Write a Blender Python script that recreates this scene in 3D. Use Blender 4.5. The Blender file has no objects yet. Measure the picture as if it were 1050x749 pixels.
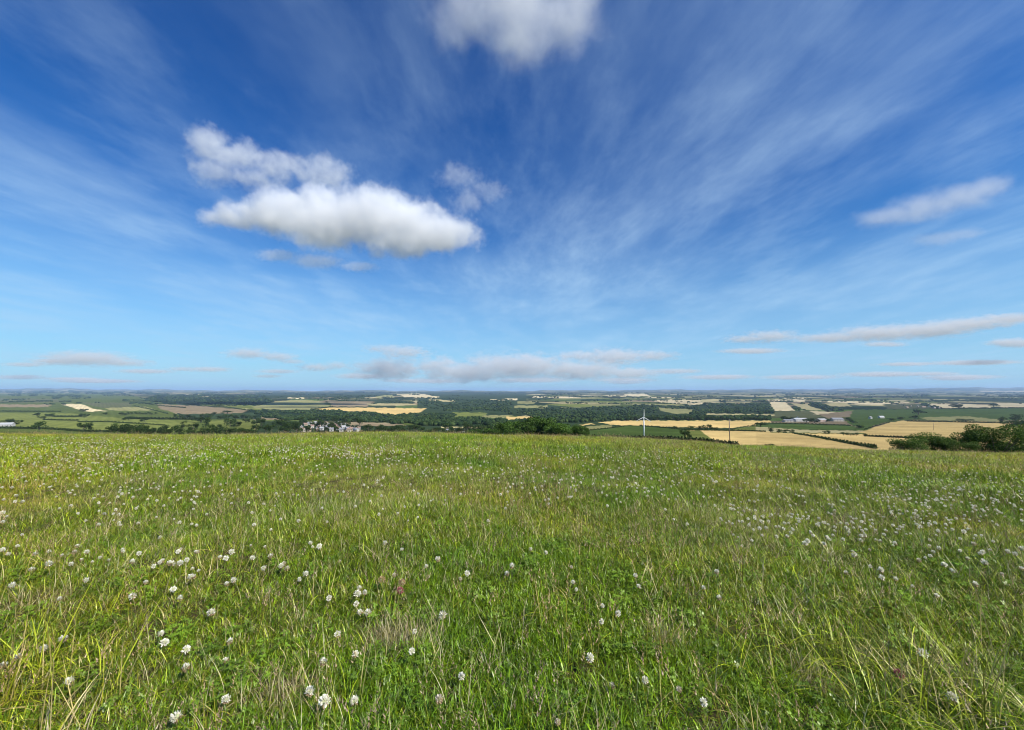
import bpy, bmesh, math, random
import numpy as np
from mathutils import Vector, noise as mnoise

random.seed(7)
RNG = np.random.default_rng(7)
SC = bpy.context.scene
COL = SC.collection
R = math.radians
FPX, EYE, PITCH = 420.0, 0.8, math.atan(26.5 / 420.0)   # focal length in pixels of the 1050 px photo, eye height, tilt
BROW = 14.0

# ------------------------------------------------------------------ helpers
def link(o):
    COL.objects.link(o)
    return o

def mesh_obj(name, verts, faces, mats, parent=None, smooth=False, do_link=True, tint=None):
    me = bpy.data.meshes.new(name)
    me.from_pydata([tuple(v) for v in verts] if not isinstance(verts, np.ndarray) else verts.tolist(), [],
                   faces if not isinstance(faces, np.ndarray) else faces.tolist())
    for m in (mats if isinstance(mats, (list, tuple)) else [mats]):
        me.materials.append(m)
    if tint is not None:
        a = me.attributes.new('tint', 'FLOAT_COLOR', 'POINT')
        c = np.ones((len(verts), 4), np.float32)
        c[:, :3] = tint
        a.data.foreach_set('color', c.ravel())
    if smooth:
        me.polygons.foreach_set('use_smooth', [True] * len(me.polygons))
    me.update()
    o = bpy.data.objects.new(name, me)
    if do_link:
        link(o)
    if parent:
        o.parent = parent
    return o

def tag(o, label=None, cat=None, group=None, kind=None):
    if label: o['label'] = label
    if cat: o['category'] = cat
    if group: o['group'] = group
    if kind: o['kind'] = kind
    return o

def empty(name, loc=(0, 0, 0), rz=0.0):
    o = bpy.data.objects.new(name, None)
    o.empty_display_size = 0.2
    link(o)
    o.location = loc
    o.rotation_euler = (0, 0, rz)
    return o

def copy_tree(o, parent=None):
    c = o.copy()
    COL.objects.link(c)
    if parent is not None:
        c.parent = parent
    for ch in list(o.children):
        copy_tree(ch, c)
    return c

class MB:
    """collects boxes, prisms and tubes into one mesh"""
    def __init__(self): self.v, self.f = [], []
    def add(self, vs, fs):
        b = len(self.v)
        self.v += [tuple(v) for v in vs]
        self.f += [tuple(i + b for i in f) for f in fs]
    def box(self, x0, x1, y0, y1, z0, z1):
        self.add([(x0,y0,z0),(x1,y0,z0),(x1,y1,z0),(x0,y1,z0),(x0,y0,z1),(x1,y0,z1),(x1,y1,z1),(x0,y1,z1)],
                 [(0,3,2,1),(4,5,6,7),(0,1,5,4),(1,2,6,5),(2,3,7,6),(3,0,4,7)])
    def tube(self, pts, rad, n=8):
        pts = [Vector(p) for p in pts]
        rings = []
        for i, p in enumerate(pts):
            d = (pts[min(i + 1, len(pts) - 1)] - pts[max(i - 1, 0)]).normalized()
            u = d.cross(Vector((0.13, 0.97, 0.2))).normalized()
            w = d.cross(u)
            rr = rad[i] if isinstance(rad, (list, tuple)) else rad
            rings.append([p + (u * math.cos(2*math.pi*k/n) + w * math.sin(2*math.pi*k/n)) * rr for k in range(n)])
        vs = [v for r_ in rings for v in r_]
        fs = []
        for i in range(len(pts) - 1):
            for k in range(n):
                a, b = i*n + k, i*n + (k+1) % n
                fs.append((a, b, b + n, a + n))
        fs.append(tuple(range(n - 1, -1, -1)))
        fs.append(tuple(range((len(pts)-1)*n, len(pts)*n)))
        self.add(vs, fs)
    def build(self, name, mat, parent=None, smooth=False):
        return mesh_obj(name, self.v, self.f, mat, parent, smooth)

# ------------------------------------------------------------------ materials
def newmat(name):
    m = bpy.data.materials.new(name)
    m.use_nodes = True
    nt = m.node_tree
    nt.nodes.clear()
    return m, nt

def N(nt, typ, **kw):
    n = nt.nodes.new(typ)
    for k, v in kw.items():
        if k == 'ins':
            for i, val in v.items():
                n.inputs[i].default_value = val
        else:
            setattr(n, k, v)
    return n

def plain(name, col, rough=0.7, var=0.15, scale=6.0):
    m, nt = newmat(name)
    out = N(nt, 'ShaderNodeOutputMaterial')
    b = N(nt, 'ShaderNodeBsdfPrincipled', ins={'Roughness': rough})
    tc = N(nt, 'ShaderNodeTexCoord')
    ns = N(nt, 'ShaderNodeTexNoise', ins={'Scale': scale, 'Detail': 4.0})
    mr = N(nt, 'ShaderNodeMapRange', ins={'From Min': 0.3, 'From Max': 0.7, 'To Min': 1 - var, 'To Max': 1 + var})
    mx = N(nt, 'ShaderNodeVectorMath', operation='SCALE')
    mx.inputs[0].default_value = col
    L = nt.links.new
    L(tc.outputs['Object'], ns.inputs['Vector']); L(ns.outputs['Fac'], mr.inputs['Value'])
    L(mr.outputs[0], mx.inputs['Scale']); L(mx.outputs[0], b.inputs['Base Color']); L(b.outputs[0], out.inputs[0])
    return m

def leafy(name, transl=0.3, gloss=0.05, world_patch=None, rand=0.25, rough=0.45):
    """thin leaf: 'tint' vertex colour, varied per object and by patches of the ground"""
    m, nt = newmat(name)
    L = nt.links.new
    out = N(nt, 'ShaderNodeOutputMaterial')
    at = N(nt, 'ShaderNodeAttribute', attribute_name='tint')
    oi = N(nt, 'ShaderNodeObjectInfo')
    mr = N(nt, 'ShaderNodeMapRange', ins={'To Min': 1 - rand, 'To Max': 1 + rand})
    L(oi.outputs['Random'], mr.inputs['Value'])
    sc = N(nt, 'ShaderNodeVectorMath', operation='SCALE')
    L(at.outputs['Color'], sc.inputs[0]); L(mr.outputs[0], sc.inputs['Scale'])
    col = sc.outputs[0]
    if world_patch:
        ge = N(nt, 'ShaderNodeNewGeometry')
        for (scale, lo, hi, rgb, amt) in world_patch:
            ns = N(nt, 'ShaderNodeTexNoise', ins={'Scale': scale, 'Detail': 3.0, 'Roughness': 0.6})
            L(ge.outputs['Position'], ns.inputs['Vector'])
            m2 = N(nt, 'ShaderNodeMapRange', ins={'From Min': lo, 'From Max': hi, 'To Max': amt})
            m2.clamp = True
            L(ns.outputs['Fac'], m2.inputs['Value'])
            mu = N(nt, 'ShaderNodeVectorMath', operation='MULTIPLY')
            mu.inputs[1].default_value = rgb
            L(col, mu.inputs[0])
            mx = N(nt, 'ShaderNodeMix', data_type='RGBA')
            L(m2.outputs[0], mx.inputs['Factor']); L(col, mx.inputs[6]); L(mu.outputs[0], mx.inputs[7])
            col = mx.outputs[2]
    d = N(nt, 'ShaderNodeBsdfDiffuse'); t = N(nt, 'ShaderNodeBsdfTranslucent')
    g = N(nt, 'ShaderNodeBsdfGlossy', ins={'Roughness': rough})
    g.inputs['Color'].default_value = (1.0, 0.97, 0.85, 1)
    m1 = N(nt, 'ShaderNodeMixShader', ins={0: transl}); m2 = N(nt, 'ShaderNodeMixShader', ins={0: gloss})
    L(col, d.inputs['Color']); L(col, t.inputs['Color'])
    L(d.outputs[0], m1.inputs[1]); L(t.outputs[0], m1.inputs[2])
    L(m1.outputs[0], m2.inputs[1]); L(g.outputs[0], m2.inputs[2]); L(m2.outputs[0], out.inputs[0])
    return m

PATCHES = [(0.55, 0.42, 0.68, (1.45, 1.18, 0.80), 0.80),
           (1.3, 0.46, 0.68, (0.62, 0.80, 0.80), 0.65),
           (0.16, 0.45, 0.62, (1.30, 1.12, 0.95), 0.6)]
M_GRASS = leafy('grass_blades', 0.18, 0.046, PATCHES, 0.36, 0.42)
M_PETAL = leafy('clover_petals', 0.25, 0.02, None, 0.06, 0.6)
M_LEAF = leafy('tree_leaves', 0.18, 0.012, None, 0.28)
M_BUSH = leafy('hawthorn_leaves', 0.20, 0.015, None, 0.15)
M_WOODS = leafy('woodland_canopy', 0.0, 0.0, [(0.006, 0.42, 0.6, (1.35, 1.25, 1.0), 0.8)], 0.0)
M_BARK = plain('bark', (0.10, 0.08, 0.06), 0.9, 0.3, 3)
M_POLE = plain('weathered_wood', (0.16, 0.13, 0.11), 0.85, 0.25, 2)
M_WHITE = plain('white_paint', (0.80, 0.80, 0.79), 0.4, 0.03, 0.4)
M_GREYMETAL = plain('grey_metal', (0.35, 0.36, 0.37), 0.45, 0.1, 1)
M_GLASS = plain('window_glass', (0.04, 0.05, 0.06), 0.1, 0.05, 1)

# ------------------------------------------------------------------ camera maths
cp, sp = math.cos(PITCH), math.sin(PITCH)

def slope(y):
    v = (374.5 - np.asarray(y, float)) / FPX
    return (sp + v * cp) / (cp - v * sp)

def tan_az(x, y):
    v = (374.5 - y) / FPX
    return ((x - 525.0) / FPX) / (cp - v * sp)

def project(X, Y, Z):
    zc = Y * cp + (Z - EYE) * sp
    v = (-Y * sp + (Z - EYE) * cp) / zc
    return 525 + FPX * X / zc, 374.5 - FPX * v

# ------------------------------------------------------------------ terrain
DEPTH = np.array([14, 40, 90, 150, 250, 330, 450, 600, 800, 1100, 1500, 2200, 3500, 6000, 12000, 25000, 42000], float)
COLS = np.array([-60, 100, 200, 400, 540, 620, 700, 760, 900, 1050, 1120], float)
FAR = [431.0, 426.3, 419.8, 412.4, 406.6, 403.0, 400.0]
TAB = {
    -60:  [446.8, 447.6, 448.2, 448.0, 447.6, 446.0, 443.5, 440.0, 436.0] + FAR,
    100:  [448.0, 448.8, 449.2, 449.0, 448.6, 446.5, 443.8, 440.0, 436.0] + FAR,
    200:  [448.6, 449.6, 450.2, 450.0, 449.6, 447.0, 444.0, 440.0, 436.0] + FAR,
    400:  [445.6, 446.6, 447.2, 447.0, 446.6, 445.0, 443.0, 440.0, 436.0] + FAR,
    540:  [448.8, 449.6, 450.2, 449.9, 449.2, 446.2, 443.0, 439.0, 435.0] + FAR,
    620:  [450.6, 451.0, 451.2, 450.6, 448.2, 444.5, 440.0, 436.5, 433.5] + FAR,
    700:  [454.3, 454.8, 455.0, 453.4, 448.6, 444.3, 440.0, 437.0, 434.0] + FAR,
    760:  [459.1, 459.6, 459.7, 457.4, 450.6, 446.0, 441.5, 438.5, 435.0] + FAR,
    900:  [464.3, 464.8, 464.8, 460.9, 453.1, 448.5, 444.0, 440.5, 436.5] + FAR,
    1050: [467.3, 468.0, 467.2, 461.9, 453.6, 449.0, 444.5, 441.0, 437.0] + FAR,
    1120: [468.8, 469.6, 468.2, 462.4, 454.1, 449.5, 444.5, 441.0, 437.0] + FAR,
}
HZX = [-60, 60, 200, 330, 400, 525, 640, 760, 880, 960, 1050, 1120]
HZY = [398.4, 398.7, 400.2, 400.7, 400.6, 400.9, 400.2, 399.6, 398.9, 398.0, 397.3, 397.3]

def height(X, Y):
    X = np.asarray(X, float); Y = np.asarray(Y, float)
    r = np.hypot(X, Y)
    Yp = np.maximum(np.maximum(Y, 0.35 * r), 1e-4)
    t = np.clip(X / Yp, -1.4, 1.4)
    px = np.clip(525 + FPX * t, COLS[0], COLS[-1])
    lg = np.log(np.maximum(Yp, BROW))
    hz = np.interp(px, HZX, HZY) + 0.35*np.sin(px*0.061+1) + 0.25*np.sin(px*0.143) + 0.15*np.sin(px*0.31+2)
    ld = np.log(DEPTH)
    ys = []
    for c in COLS:
        tb = np.array(TAB[int(c)] + [402.0])
        # the last ridge follows the skyline
        ys.append(np.interp(lg, ld, np.concatenate([tb[:15], [0.0], tb[16:17]])[:17]))
    ys = np.array(ys)
    i = np.clip(np.searchsorted(COLS, px) - 1, 0, len(COLS) - 2)
    w = (px - COLS[i]) / (COLS[i + 1] - COLS[i])
    w = w * w * (3 - 2 * w)
    tk = np.take_along_axis
    y0 = tk(ys, i[None, ...], 0)[0]; y1 = tk(ys, (i + 1)[None, ...], 0)[0]
    y = y0 * (1 - w) + y1 * w
    # skyline ridge at 25 km
    wr = np.interp(lg, [np.log(6000), np.log(12000), np.log(25000), np.log(42000)], [0, 0, 1, 0])
    base12 = 403.0
    far = np.interp(lg, [np.log(12000), np.log(25000), np.log(42000)], [0, 1, 1])
    yf = np.where(Yp > 25000, np.interp(lg, [np.log(25000), np.log(42000)], [0, 1]) * (402.5 - hz) + hz, base12 + (hz - base12) * far)
    y = np.where(Yp > 12000, yf, y)
    # rolling hills
    und = np.interp(lg, [np.log(300), np.log(700), np.log(6000), np.log(14000)], [0, 1, 1, 0.3])
    roll = 0.55*np.sin(X*0.0031+Y*0.0011+1.0) + 0.45*np.sin(Y*0.0043-X*0.0017) + 0.3*np.sin(X*0.0007+2+Y*0.0009)
    y = y + und * roll * np.interp(lg, [np.log(700), np.log(2500), np.log(12000)], [0.5, 0.50, 0.10])
    z_far = EYE + slope(y) * Yp
    b = np.zeros_like(px)
    bb = np.array([TAB[int(c)][0] for c in COLS])
    b = bb[i] * (1 - w) + bb[i + 1] * w
    sb = slope(b)
    a = -sb - 2 * EYE / BROW
    z_near = -a * Yp - EYE / BROW**2 * Yp**2
    z = np.where(Yp <= BROW, z_near, z_far)
    mic = np.exp(-(r / 18.0)**2)
    z = z + mic * 0.016 * (np.sin(X*3.1+1.3*np.sin(Y*1.7)) + np.sin(Y*3.7+1.1*np.sin(X*2.3)) ) * np.clip(r, 0, 1)
    return z

def H1(x, y): return float(height(np.array([x]), np.array([y]))[0])

def ground_at(x, y, beyond=105.0):
    """point of the ground that lies at a place of the photo; beyond the brow unless told otherwise"""
    s, t = float(slope(y)), tan_az(x, y)
    Ys = np.geomspace(max(beyond, 0.5), 30000, 2500)
    d = (EYE + s * Ys) - height(t * Ys, Ys)
    hit = np.where((d[1:] < 0) & (d[:-1] >= 0))[0]
    if len(hit): k = int(hit[0]) + 1
    else:
        k = int(np.argmin(d / Ys)) if d[0] >= 0 else int(np.argmax(d / Ys > (d / Ys).max() - 1e-3))
        return Vector((t * Ys[k], Ys[k], H1(t * Ys[k], Ys[k])))
    lo, hi = Ys[k - 1], Ys[k]
    for _ in range(18):
        m = 0.5 * (lo + hi)
        if EYE + s * m - H1(t * m, m) < 0: hi = m
        else: lo = m
    return Vector((t * hi, hi, H1(t * hi, hi)))

# land cover --------------------------------------------------------------
C = dict(
    pasture=(0.072, 0.092, 0.024), light=(0.118, 0.134, 0.036), pale=(0.21, 0.20, 0.085), olive=(0.075, 0.080, 0.036),
    green=(0.062, 0.095, 0.026), gold=(0.50, 0.355, 0.140), straw=(0.50, 0.41, 0.24), brown=(0.20, 0.155, 0.095),
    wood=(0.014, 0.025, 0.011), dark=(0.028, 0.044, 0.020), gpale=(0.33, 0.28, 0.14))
POLY = [
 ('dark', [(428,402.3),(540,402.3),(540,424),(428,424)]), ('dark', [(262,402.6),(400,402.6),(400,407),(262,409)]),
 ('pasture', [(-80,405),(60,403),(135,406),(165,412),(180,425),(260,430),(265,450),(-80,450)]),
 ('olive', [(-80,408),(60,409),(62,413),(-80,413)]), ('brown', [(-80,414.6),(52,415),(50,417.6),(-80,418)]),
 ('light', [(-80,423),(70,424),(135,430),(180,431),(180,440),(110,442),(-80,437)]),
 ('straw', [(63,414.4),(83,414.6),(99,420.2),(111,421.6),(90,422.4),(74,418.3)]),
 ('olive', [(82,413),(135,413),(135,418),(104,418.5)]), ('pale', [(108,418.6),(150,417),(160,421),(135,421.5),(112,421)]),
 ('wood', [(148,408),(165,404.5),(270,405),(280,413),(265,416.5),(205,415),(165,412),(150,411)]),
 ('straw', [(188,406.6),(217,406.8),(217,407.6),(188,407.4)]),
 ('brown', [(160,414.5),(205,416.5),(256,421),(246,424),(212,428),(182,424),(165,420)]),
 ('light', [(205,413),(240,414),(268,417),(268,421),(240,418),(205,416)]),
 ('dark', [(182,425),(240,424),(268,423),(268,430),(215,430),(190,430)]),
 ('light', [(180,431),(203,431),(200,438),(180,438)]), ('light', [(213,431.5),(236,431),(236,441),(216,441)]),
 ('light', [(243,430.5),(286,432),(293,442),(243,440)]),
 ('pale', [(258,417.2),(280,412.5),(300,410.2),(318,410.2),(331,413),(339,417),(322,419.8),(300,421),(262,419)]),
 ('straw', [(295,408),(312,408),(312,409.3),(295,409)]),
 ('gold', [(321,420),(340,417.6),(365,418),(395,418.4),(438,419),(431,422.8),(415,425.5),(392,426),(386,422.5),(345,421.5)]),
 ('brown', [(338,412),(375,412),(378,417),(340,417)]),
 ('wood', [(262,423),(300,420.8),(345,421.6),(386,422.6),(400,427),(460,423),(468,427),(460,431),(395,433.5),(300,430.5),(262,428)]),
 ('brown', [(352,432.4),(395,434),(440,437),(400,437.4),(360,436.4)]),
 ('straw', [(409,405),(430,403.7),(451,407.2),(448,408.8),(415,407.2)]), ('pale', [(385,406.5),(402,405),(405,407.5),(388,409)]),
 ('gpale', [(440,409.5),(466,411),(466,412.4),(440,411.2)]),
 ('light', [(464,423),(500,423.4),(497,427.5),(466,427.5)]), ('pale', [(489,429.6),(497,426),(527,426),(516,429)]),
 ('gold', [(519,427.6),(548,427),(553,429),(536,432),(519,434)]),
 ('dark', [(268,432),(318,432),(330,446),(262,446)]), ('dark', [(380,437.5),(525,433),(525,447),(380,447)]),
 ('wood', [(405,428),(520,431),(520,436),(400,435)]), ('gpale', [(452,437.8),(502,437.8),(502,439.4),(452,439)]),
 ('pasture', [(410,433.5),(440,434.2),(438,437),(415,436)]),
 ('straw', [(503,410),(531,408.5),(531,410.3),(503,411.2)]), ('straw', [(546,406.6),(560,406.4),(560,408),(546,408)]),
 ('pale', [(531,411.8),(551,411.4),(548,414.4),(530,414.4)]), ('pale', [(527,416),(562,416),(562,419),(527,418.4)]),
 ('pale', [(605,414.4),(636,413),(636,416),(604,416.4)]), ('pale', [(575,418),(600,418),(597,421),(575,421)]),
 ('straw', [(620,405.2),(642,405.6),(642,406.8),(618,406.4)]), ('brown', [(560,422),(605,421.5),(605,424),(560,424)]),
 ('dark', [(520,420),(650,417),(655,431),(610,433),(560,433),(540,426)]),
 ('pale', [(590,439),(612,436.6),(628,436),(626,440.6),(600,441)]), ('gold', [(594,435.8),(606,434.2),(611,435),(598,436.4)]),
 ('gold', [(613,433.4),(630,431.7),(655,431.5),(700,431.6),(790,431.6),(790,436),(750,439),(735,439.2),(700,438.4),(655,436.4),(632,436.2)]),
 ('green', [(602,441.4),(640,437),(655,437),(690,439.5),(704,441),(703,448),(655,449),(598,449)]),
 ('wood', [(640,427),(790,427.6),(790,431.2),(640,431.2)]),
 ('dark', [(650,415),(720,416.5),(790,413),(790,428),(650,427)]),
 ('straw', [(640,404.5),(661,404),(668,406.5),(642,406.6)]),
 ('straw', [(667,411),(690,409.6),(718,410.8),(719,415.6),(704,414.6),(680,413.2)]), ('pale', [(697,407),(716,405.6),(716,407.4),(700,408.4)]),
 ('gpale', [(719,410.6),(736,409),(738,412.8),(720,414)]), ('gpale', [(746,410),(771,409.6),(771,413.2),(744,413.2)]),
 ('pale', [(675,418),(711,420.2),(715,424.4),(690,424.4),(677,421)]), ('gpale', [(723,424.2),(800,425),(800,426.4),(724,425.6)]),
 ('light', [(751,440),(790,436.6),(790,441.6),(755,441.6)]),
 ('gold', [(704,441),(752,441.8),(790,443),(790,459),(750,456.5),(716,451.8),(703,447)]),
 ('light', [(704,441.4),(718,441.6),(732,452),(716,451.8),(704,447)]),
 ('straw', [(787,410),(801,409.6),(806,413),(815,421.4),(795,421.6)]), ('straw', [(804,408),(827,408),(825,412.2),(806,412.2)]),
 ('gpale', [(811,414),(832,414.2),(847,421.2),(825,420.6)]), ('gpale', [(846,413.4),(868,413.4),(873,417),(852,417)]),
 ('olive', [(795,422),(830,421.5),(838,425),(810,429),(794,427)]),
 ('wood', [(831,412.6),(850,416.6),(866,421),(848,422.2),(829,416)]), ('wood', [(778,414),(788,414),(793.5,424),(778,425.4)]),
 ('brown', [(838,425),(876,421),(875,427),(850,429.4)]),
 ('green', [(875,420.4),(1140,417.5),(1140,429.5),(1030,431.5),(935,430),(906,433.4),(886,440.4),(868,434)]),
 ('pale', [(944,428.2),(990,427),(1032,431),(1032,432.6),(950,430.8)]),
 ('green', [(775,433.6),(815,434),(872,436.4),(886,440.4),(830,441.2),(775,437.4)]),
 ('gpale', [(775,437.8),(830,441.2),(886,441.8),(880,444.8),(800,443.4),(775,442.4)]),
 ('gold', [(775,443),(812,444.4),(850,451.6),(898,459.6),(900,466),(775,460)]),
 ('gold', [(818,444.6),(880,445.2),(1100,449),(1100,462),(898,464),(898,459.4),(850,450.8)]),
 ('gold', [(881,443.8),(912,433.4),(926,431.6),(1045,433.2),(1140,434),(1140,449),(985,448.6),(900,447.4)]),
 ('straw', [(950,414),(975,414),(991,418),(966,419),(950,416.4)]), ('straw', [(982,414),(1017,416),(1017,418),(987,418)]),
 ('straw', [(1020,413.2),(1140,415.8),(1140,417.6),(1026,417.8)]), ('straw', [(1005,401.2),(1060,401),(1060,402.2),(1005,402)]),
 ('olive', [(905,414.5),(948,414.5),(968,419),(910,419.6)]), ('straw', [(910,412),(932,412),(932,413.4),(910,413.4)]),
]

def inside(px, py, poly):
    c = np.zeros(px.shape, bool)
    n = len(poly)
    for i in range(n):
        x1, y1 = poly[i]; x2, y2 = poly[(i + 1) % n]
        cond = ((y1 > py) != (y2 > py))
        xi = (x2 - x1) * (py - y1) / ((y2 - y1) if y2 != y1 else 1e-9) + x1
        c ^= cond & (px < xi)
    return c

def hash2(i, j, k):
    v = np.sin(i * 127.1 + j * 311.7 + k * 74.7) * 43758.5453
    return v - np.floor(v)

def patchwork(X, Y):
    """field cells of an unplanned countryside, as colours"""
    pal = np.array([C[k] for k in ('pasture','dark','pale','olive','dark','wood','gpale','straw','dark','green','wood','dark','brown','olive','wood','light')])
    a = 0.35
    out = np.zeros(X.shape + (3,))
    edge = np.zeros(X.shape)
    u = X*math.cos(a)+Y*math.sin(a) + 120*np.sin(Y*0.0017)
    v = -X*math.sin(a)+Y*math.cos(a) + 160*np.sin(X*0.0012+1)
    sx, sy = 330.0, 480.0
    iu, iv = np.floor(u/sx), np.floor(v/sy)
    best = np.full(X.shape, 1e9); sec = np.full(X.shape, 1e9)
    bi = np.zeros(X.shape); bj = np.zeros(X.shape)
    for di in (-1, 0, 1):
        for dj in (-1, 0, 1):
            ci, cj = iu + di, iv + dj
            cx = (ci + 0.15 + 0.7*hash2(ci, cj, 1)) * sx; cy = (cj + 0.15 + 0.7*hash2(ci, cj, 2)) * sy
            d = np.maximum(np.abs(u - cx)/sx, np.abs(v - cy)/sy) + 0.25*(np.abs(u-cx)/sx + np.abs(v-cy)/sy)
            m = d < best
            sec = np.where(m, best, np.minimum(sec, d))
            bi = np.where(m, ci, bi); bj = np.where(m, cj, bj)
            best = np.where(m, d, best)
    h = hash2(bi, bj, 3)
    out = pal[np.minimum((h * len(pal)).astype(int), len(pal) - 1)]
    out = out * (0.8 + 0.4 * hash2(bi, bj, 4))[..., None]
    e = (sec - best) < 0.035
    out[e] = C['wood']
    return out

def build_ground():
    az = np.concatenate([np.arange(-180, -57, 3.0), np.arange(-57, 57.01, 0.14), np.arange(60, 180, 3.0)])
    rr = np.concatenate([np.linspace(0.15, 2.0, 22), np.geomspace(2.1, 13, 70), np.geomspace(13.4, 240, 90), np.geomspace(243, 45000, 380)])
    A, Rr = np.meshgrid(np.radians(az), rr, indexing='xy')
    X, Y = np.sin(A) * Rr, np.cos(A) * Rr
    Z = height(X, Y)
    nr, na = X.shape
    verts = np.stack([X, Y, Z], -1).reshape(-1, 3)
    verts = np.vstack([verts, [[0, 0, H1(0, 0.01)]]])
    i = np.arange(nr - 1)[:, None] * na; j = np.arange(na)[None, :]
    j2 = (j + 1) % na
    quads = np.stack([i + j, i + j2, i + na + j2, i + na + j], -1).reshape(-1, 4)[:, ::-1]
    c = len(verts) - 1
    tris = [(int((k + 1) % na), int(k), c) for k in range(na)]
    tris = [t[::-1] for t in tris]
    me = bpy.data.meshes.new('ground')
    nq = len(quads)
    me.vertices.add(len(verts)); me.vertices.foreach_set('co', verts.astype(np.float32).ravel())
    loops = np.concatenate([quads.ravel(), np.array(tris).ravel()])
    me.loops.add(len(loops)); me.loops.foreach_set('vertex_index', loops.astype(np.int32))
    me.polygons.add(nq + len(tris))
    me.polygons.foreach_set('loop_start', np.concatenate([np.arange(nq) * 4, nq * 4 + np.arange(len(tris)) * 3]).astype(np.int32))
    me.polygons.foreach_set('use_smooth', np.ones(nq + len(tris), bool))
    me.update(calc_edges=True)
    me.validate()
    # cover
    Xv, Yv, Zv = verts[:, 0], verts[:, 1], verts[:, 2]
    col = np.tile(np.array([0.075, 0.062, 0.032]), (len(verts), 1))
    rv = np.hypot(Xv, Yv)
    far = rv > 150
    col[far] = patchwork(Xv[far], Yv[far])
    meadow = (rv > 22) & (rv <= 330) 
    col[meadow] = (0.105, 0.125, 0.035)
    inview = (Yv > 60) & (np.abs(Xv) < Yv * 1.6)
    idx = np.where(inview)[0]
    px, py = project(Xv[idx], Yv[idx], Zv[idx])
    # wobble so borders are not ruler-straight
    pyw = py + 0.25 * np.sin(px * 0.45) + 0.15 * np.sin(px * 1.1 + 1)
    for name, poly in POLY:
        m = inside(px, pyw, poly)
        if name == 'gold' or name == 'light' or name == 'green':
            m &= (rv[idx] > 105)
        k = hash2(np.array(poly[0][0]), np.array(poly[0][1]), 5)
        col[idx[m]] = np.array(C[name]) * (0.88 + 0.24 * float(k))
    a = me.attributes.new('tint', 'FLOAT_COLOR', 'POINT')
    cc = np.ones((len(verts), 4), np.float32); cc[:, :3] = col
    a.data.foreach_set('color', cc.ravel())
    m, nt = newmat('land')
    L = nt.links.new
    out = N(nt, 'ShaderNodeOutputMaterial'); b = N(nt, 'ShaderNodeBsdfDiffuse', ins={'Roughness': 0.6})
    at = N(nt, 'ShaderNodeAttribute', attribute_name='tint'); ge = N(nt, 'ShaderNodeNewGeometry')
    prev = at.outputs['Color']
    for (scale, amp) in ((0.012, 0.30), (0.09, 0.22), (6.0, 0.35)):
        ns = N(nt, 'ShaderNodeTexNoise', ins={'Scale': scale, 'Detail': 5.0, 'Roughness': 0.65})
        L(ge.outputs['Position'], ns.inputs['Vector'])
        mr = N(nt, 'ShaderNodeMapRange', ins={'From Min': 0.25, 'From Max': 0.75, 'To Min': 1 - amp, 'To Max': 1 + amp})
        L(ns.outputs['Fac'], mr.inputs['Value'])
        s = N(nt, 'ShaderNodeVectorMath', operation='SCALE')
        L(prev, s.inputs[0]); L(mr.outputs[0], s.inputs['Scale'])
        prev = s.outputs[0]
    # drill rows and tramlines in the crops
    wv = N(nt, 'ShaderNodeTexWave', ins={'Scale': 0.022, 'Distortion': 3.0, 'Detail': 2.0, 'Detail Scale': 0.05})
    wv.wave_type = 'BANDS'; wv.bands_direction = 'DIAGONAL'
    L(ge.outputs['Position'], wv.inputs['Vector'])
    mr = N(nt, 'ShaderNodeMapRange', ins={'To Min': 0.90, 'To Max': 1.07}); L(wv.outputs['Fac'], mr.inputs['Value'])
    s = N(nt, 'ShaderNodeVectorMath', operation='SCALE'); L(prev, s.inputs[0]); L(mr.outputs[0], s.inputs['Scale'])
    L(s.outputs[0], b.inputs['Color']); L(b.outputs[0], out.inputs[0])
    me.materials.append(m)
    o = link(bpy.data.objects.new('ground', me))
    tag(o, kind='structure')
    return o

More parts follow.
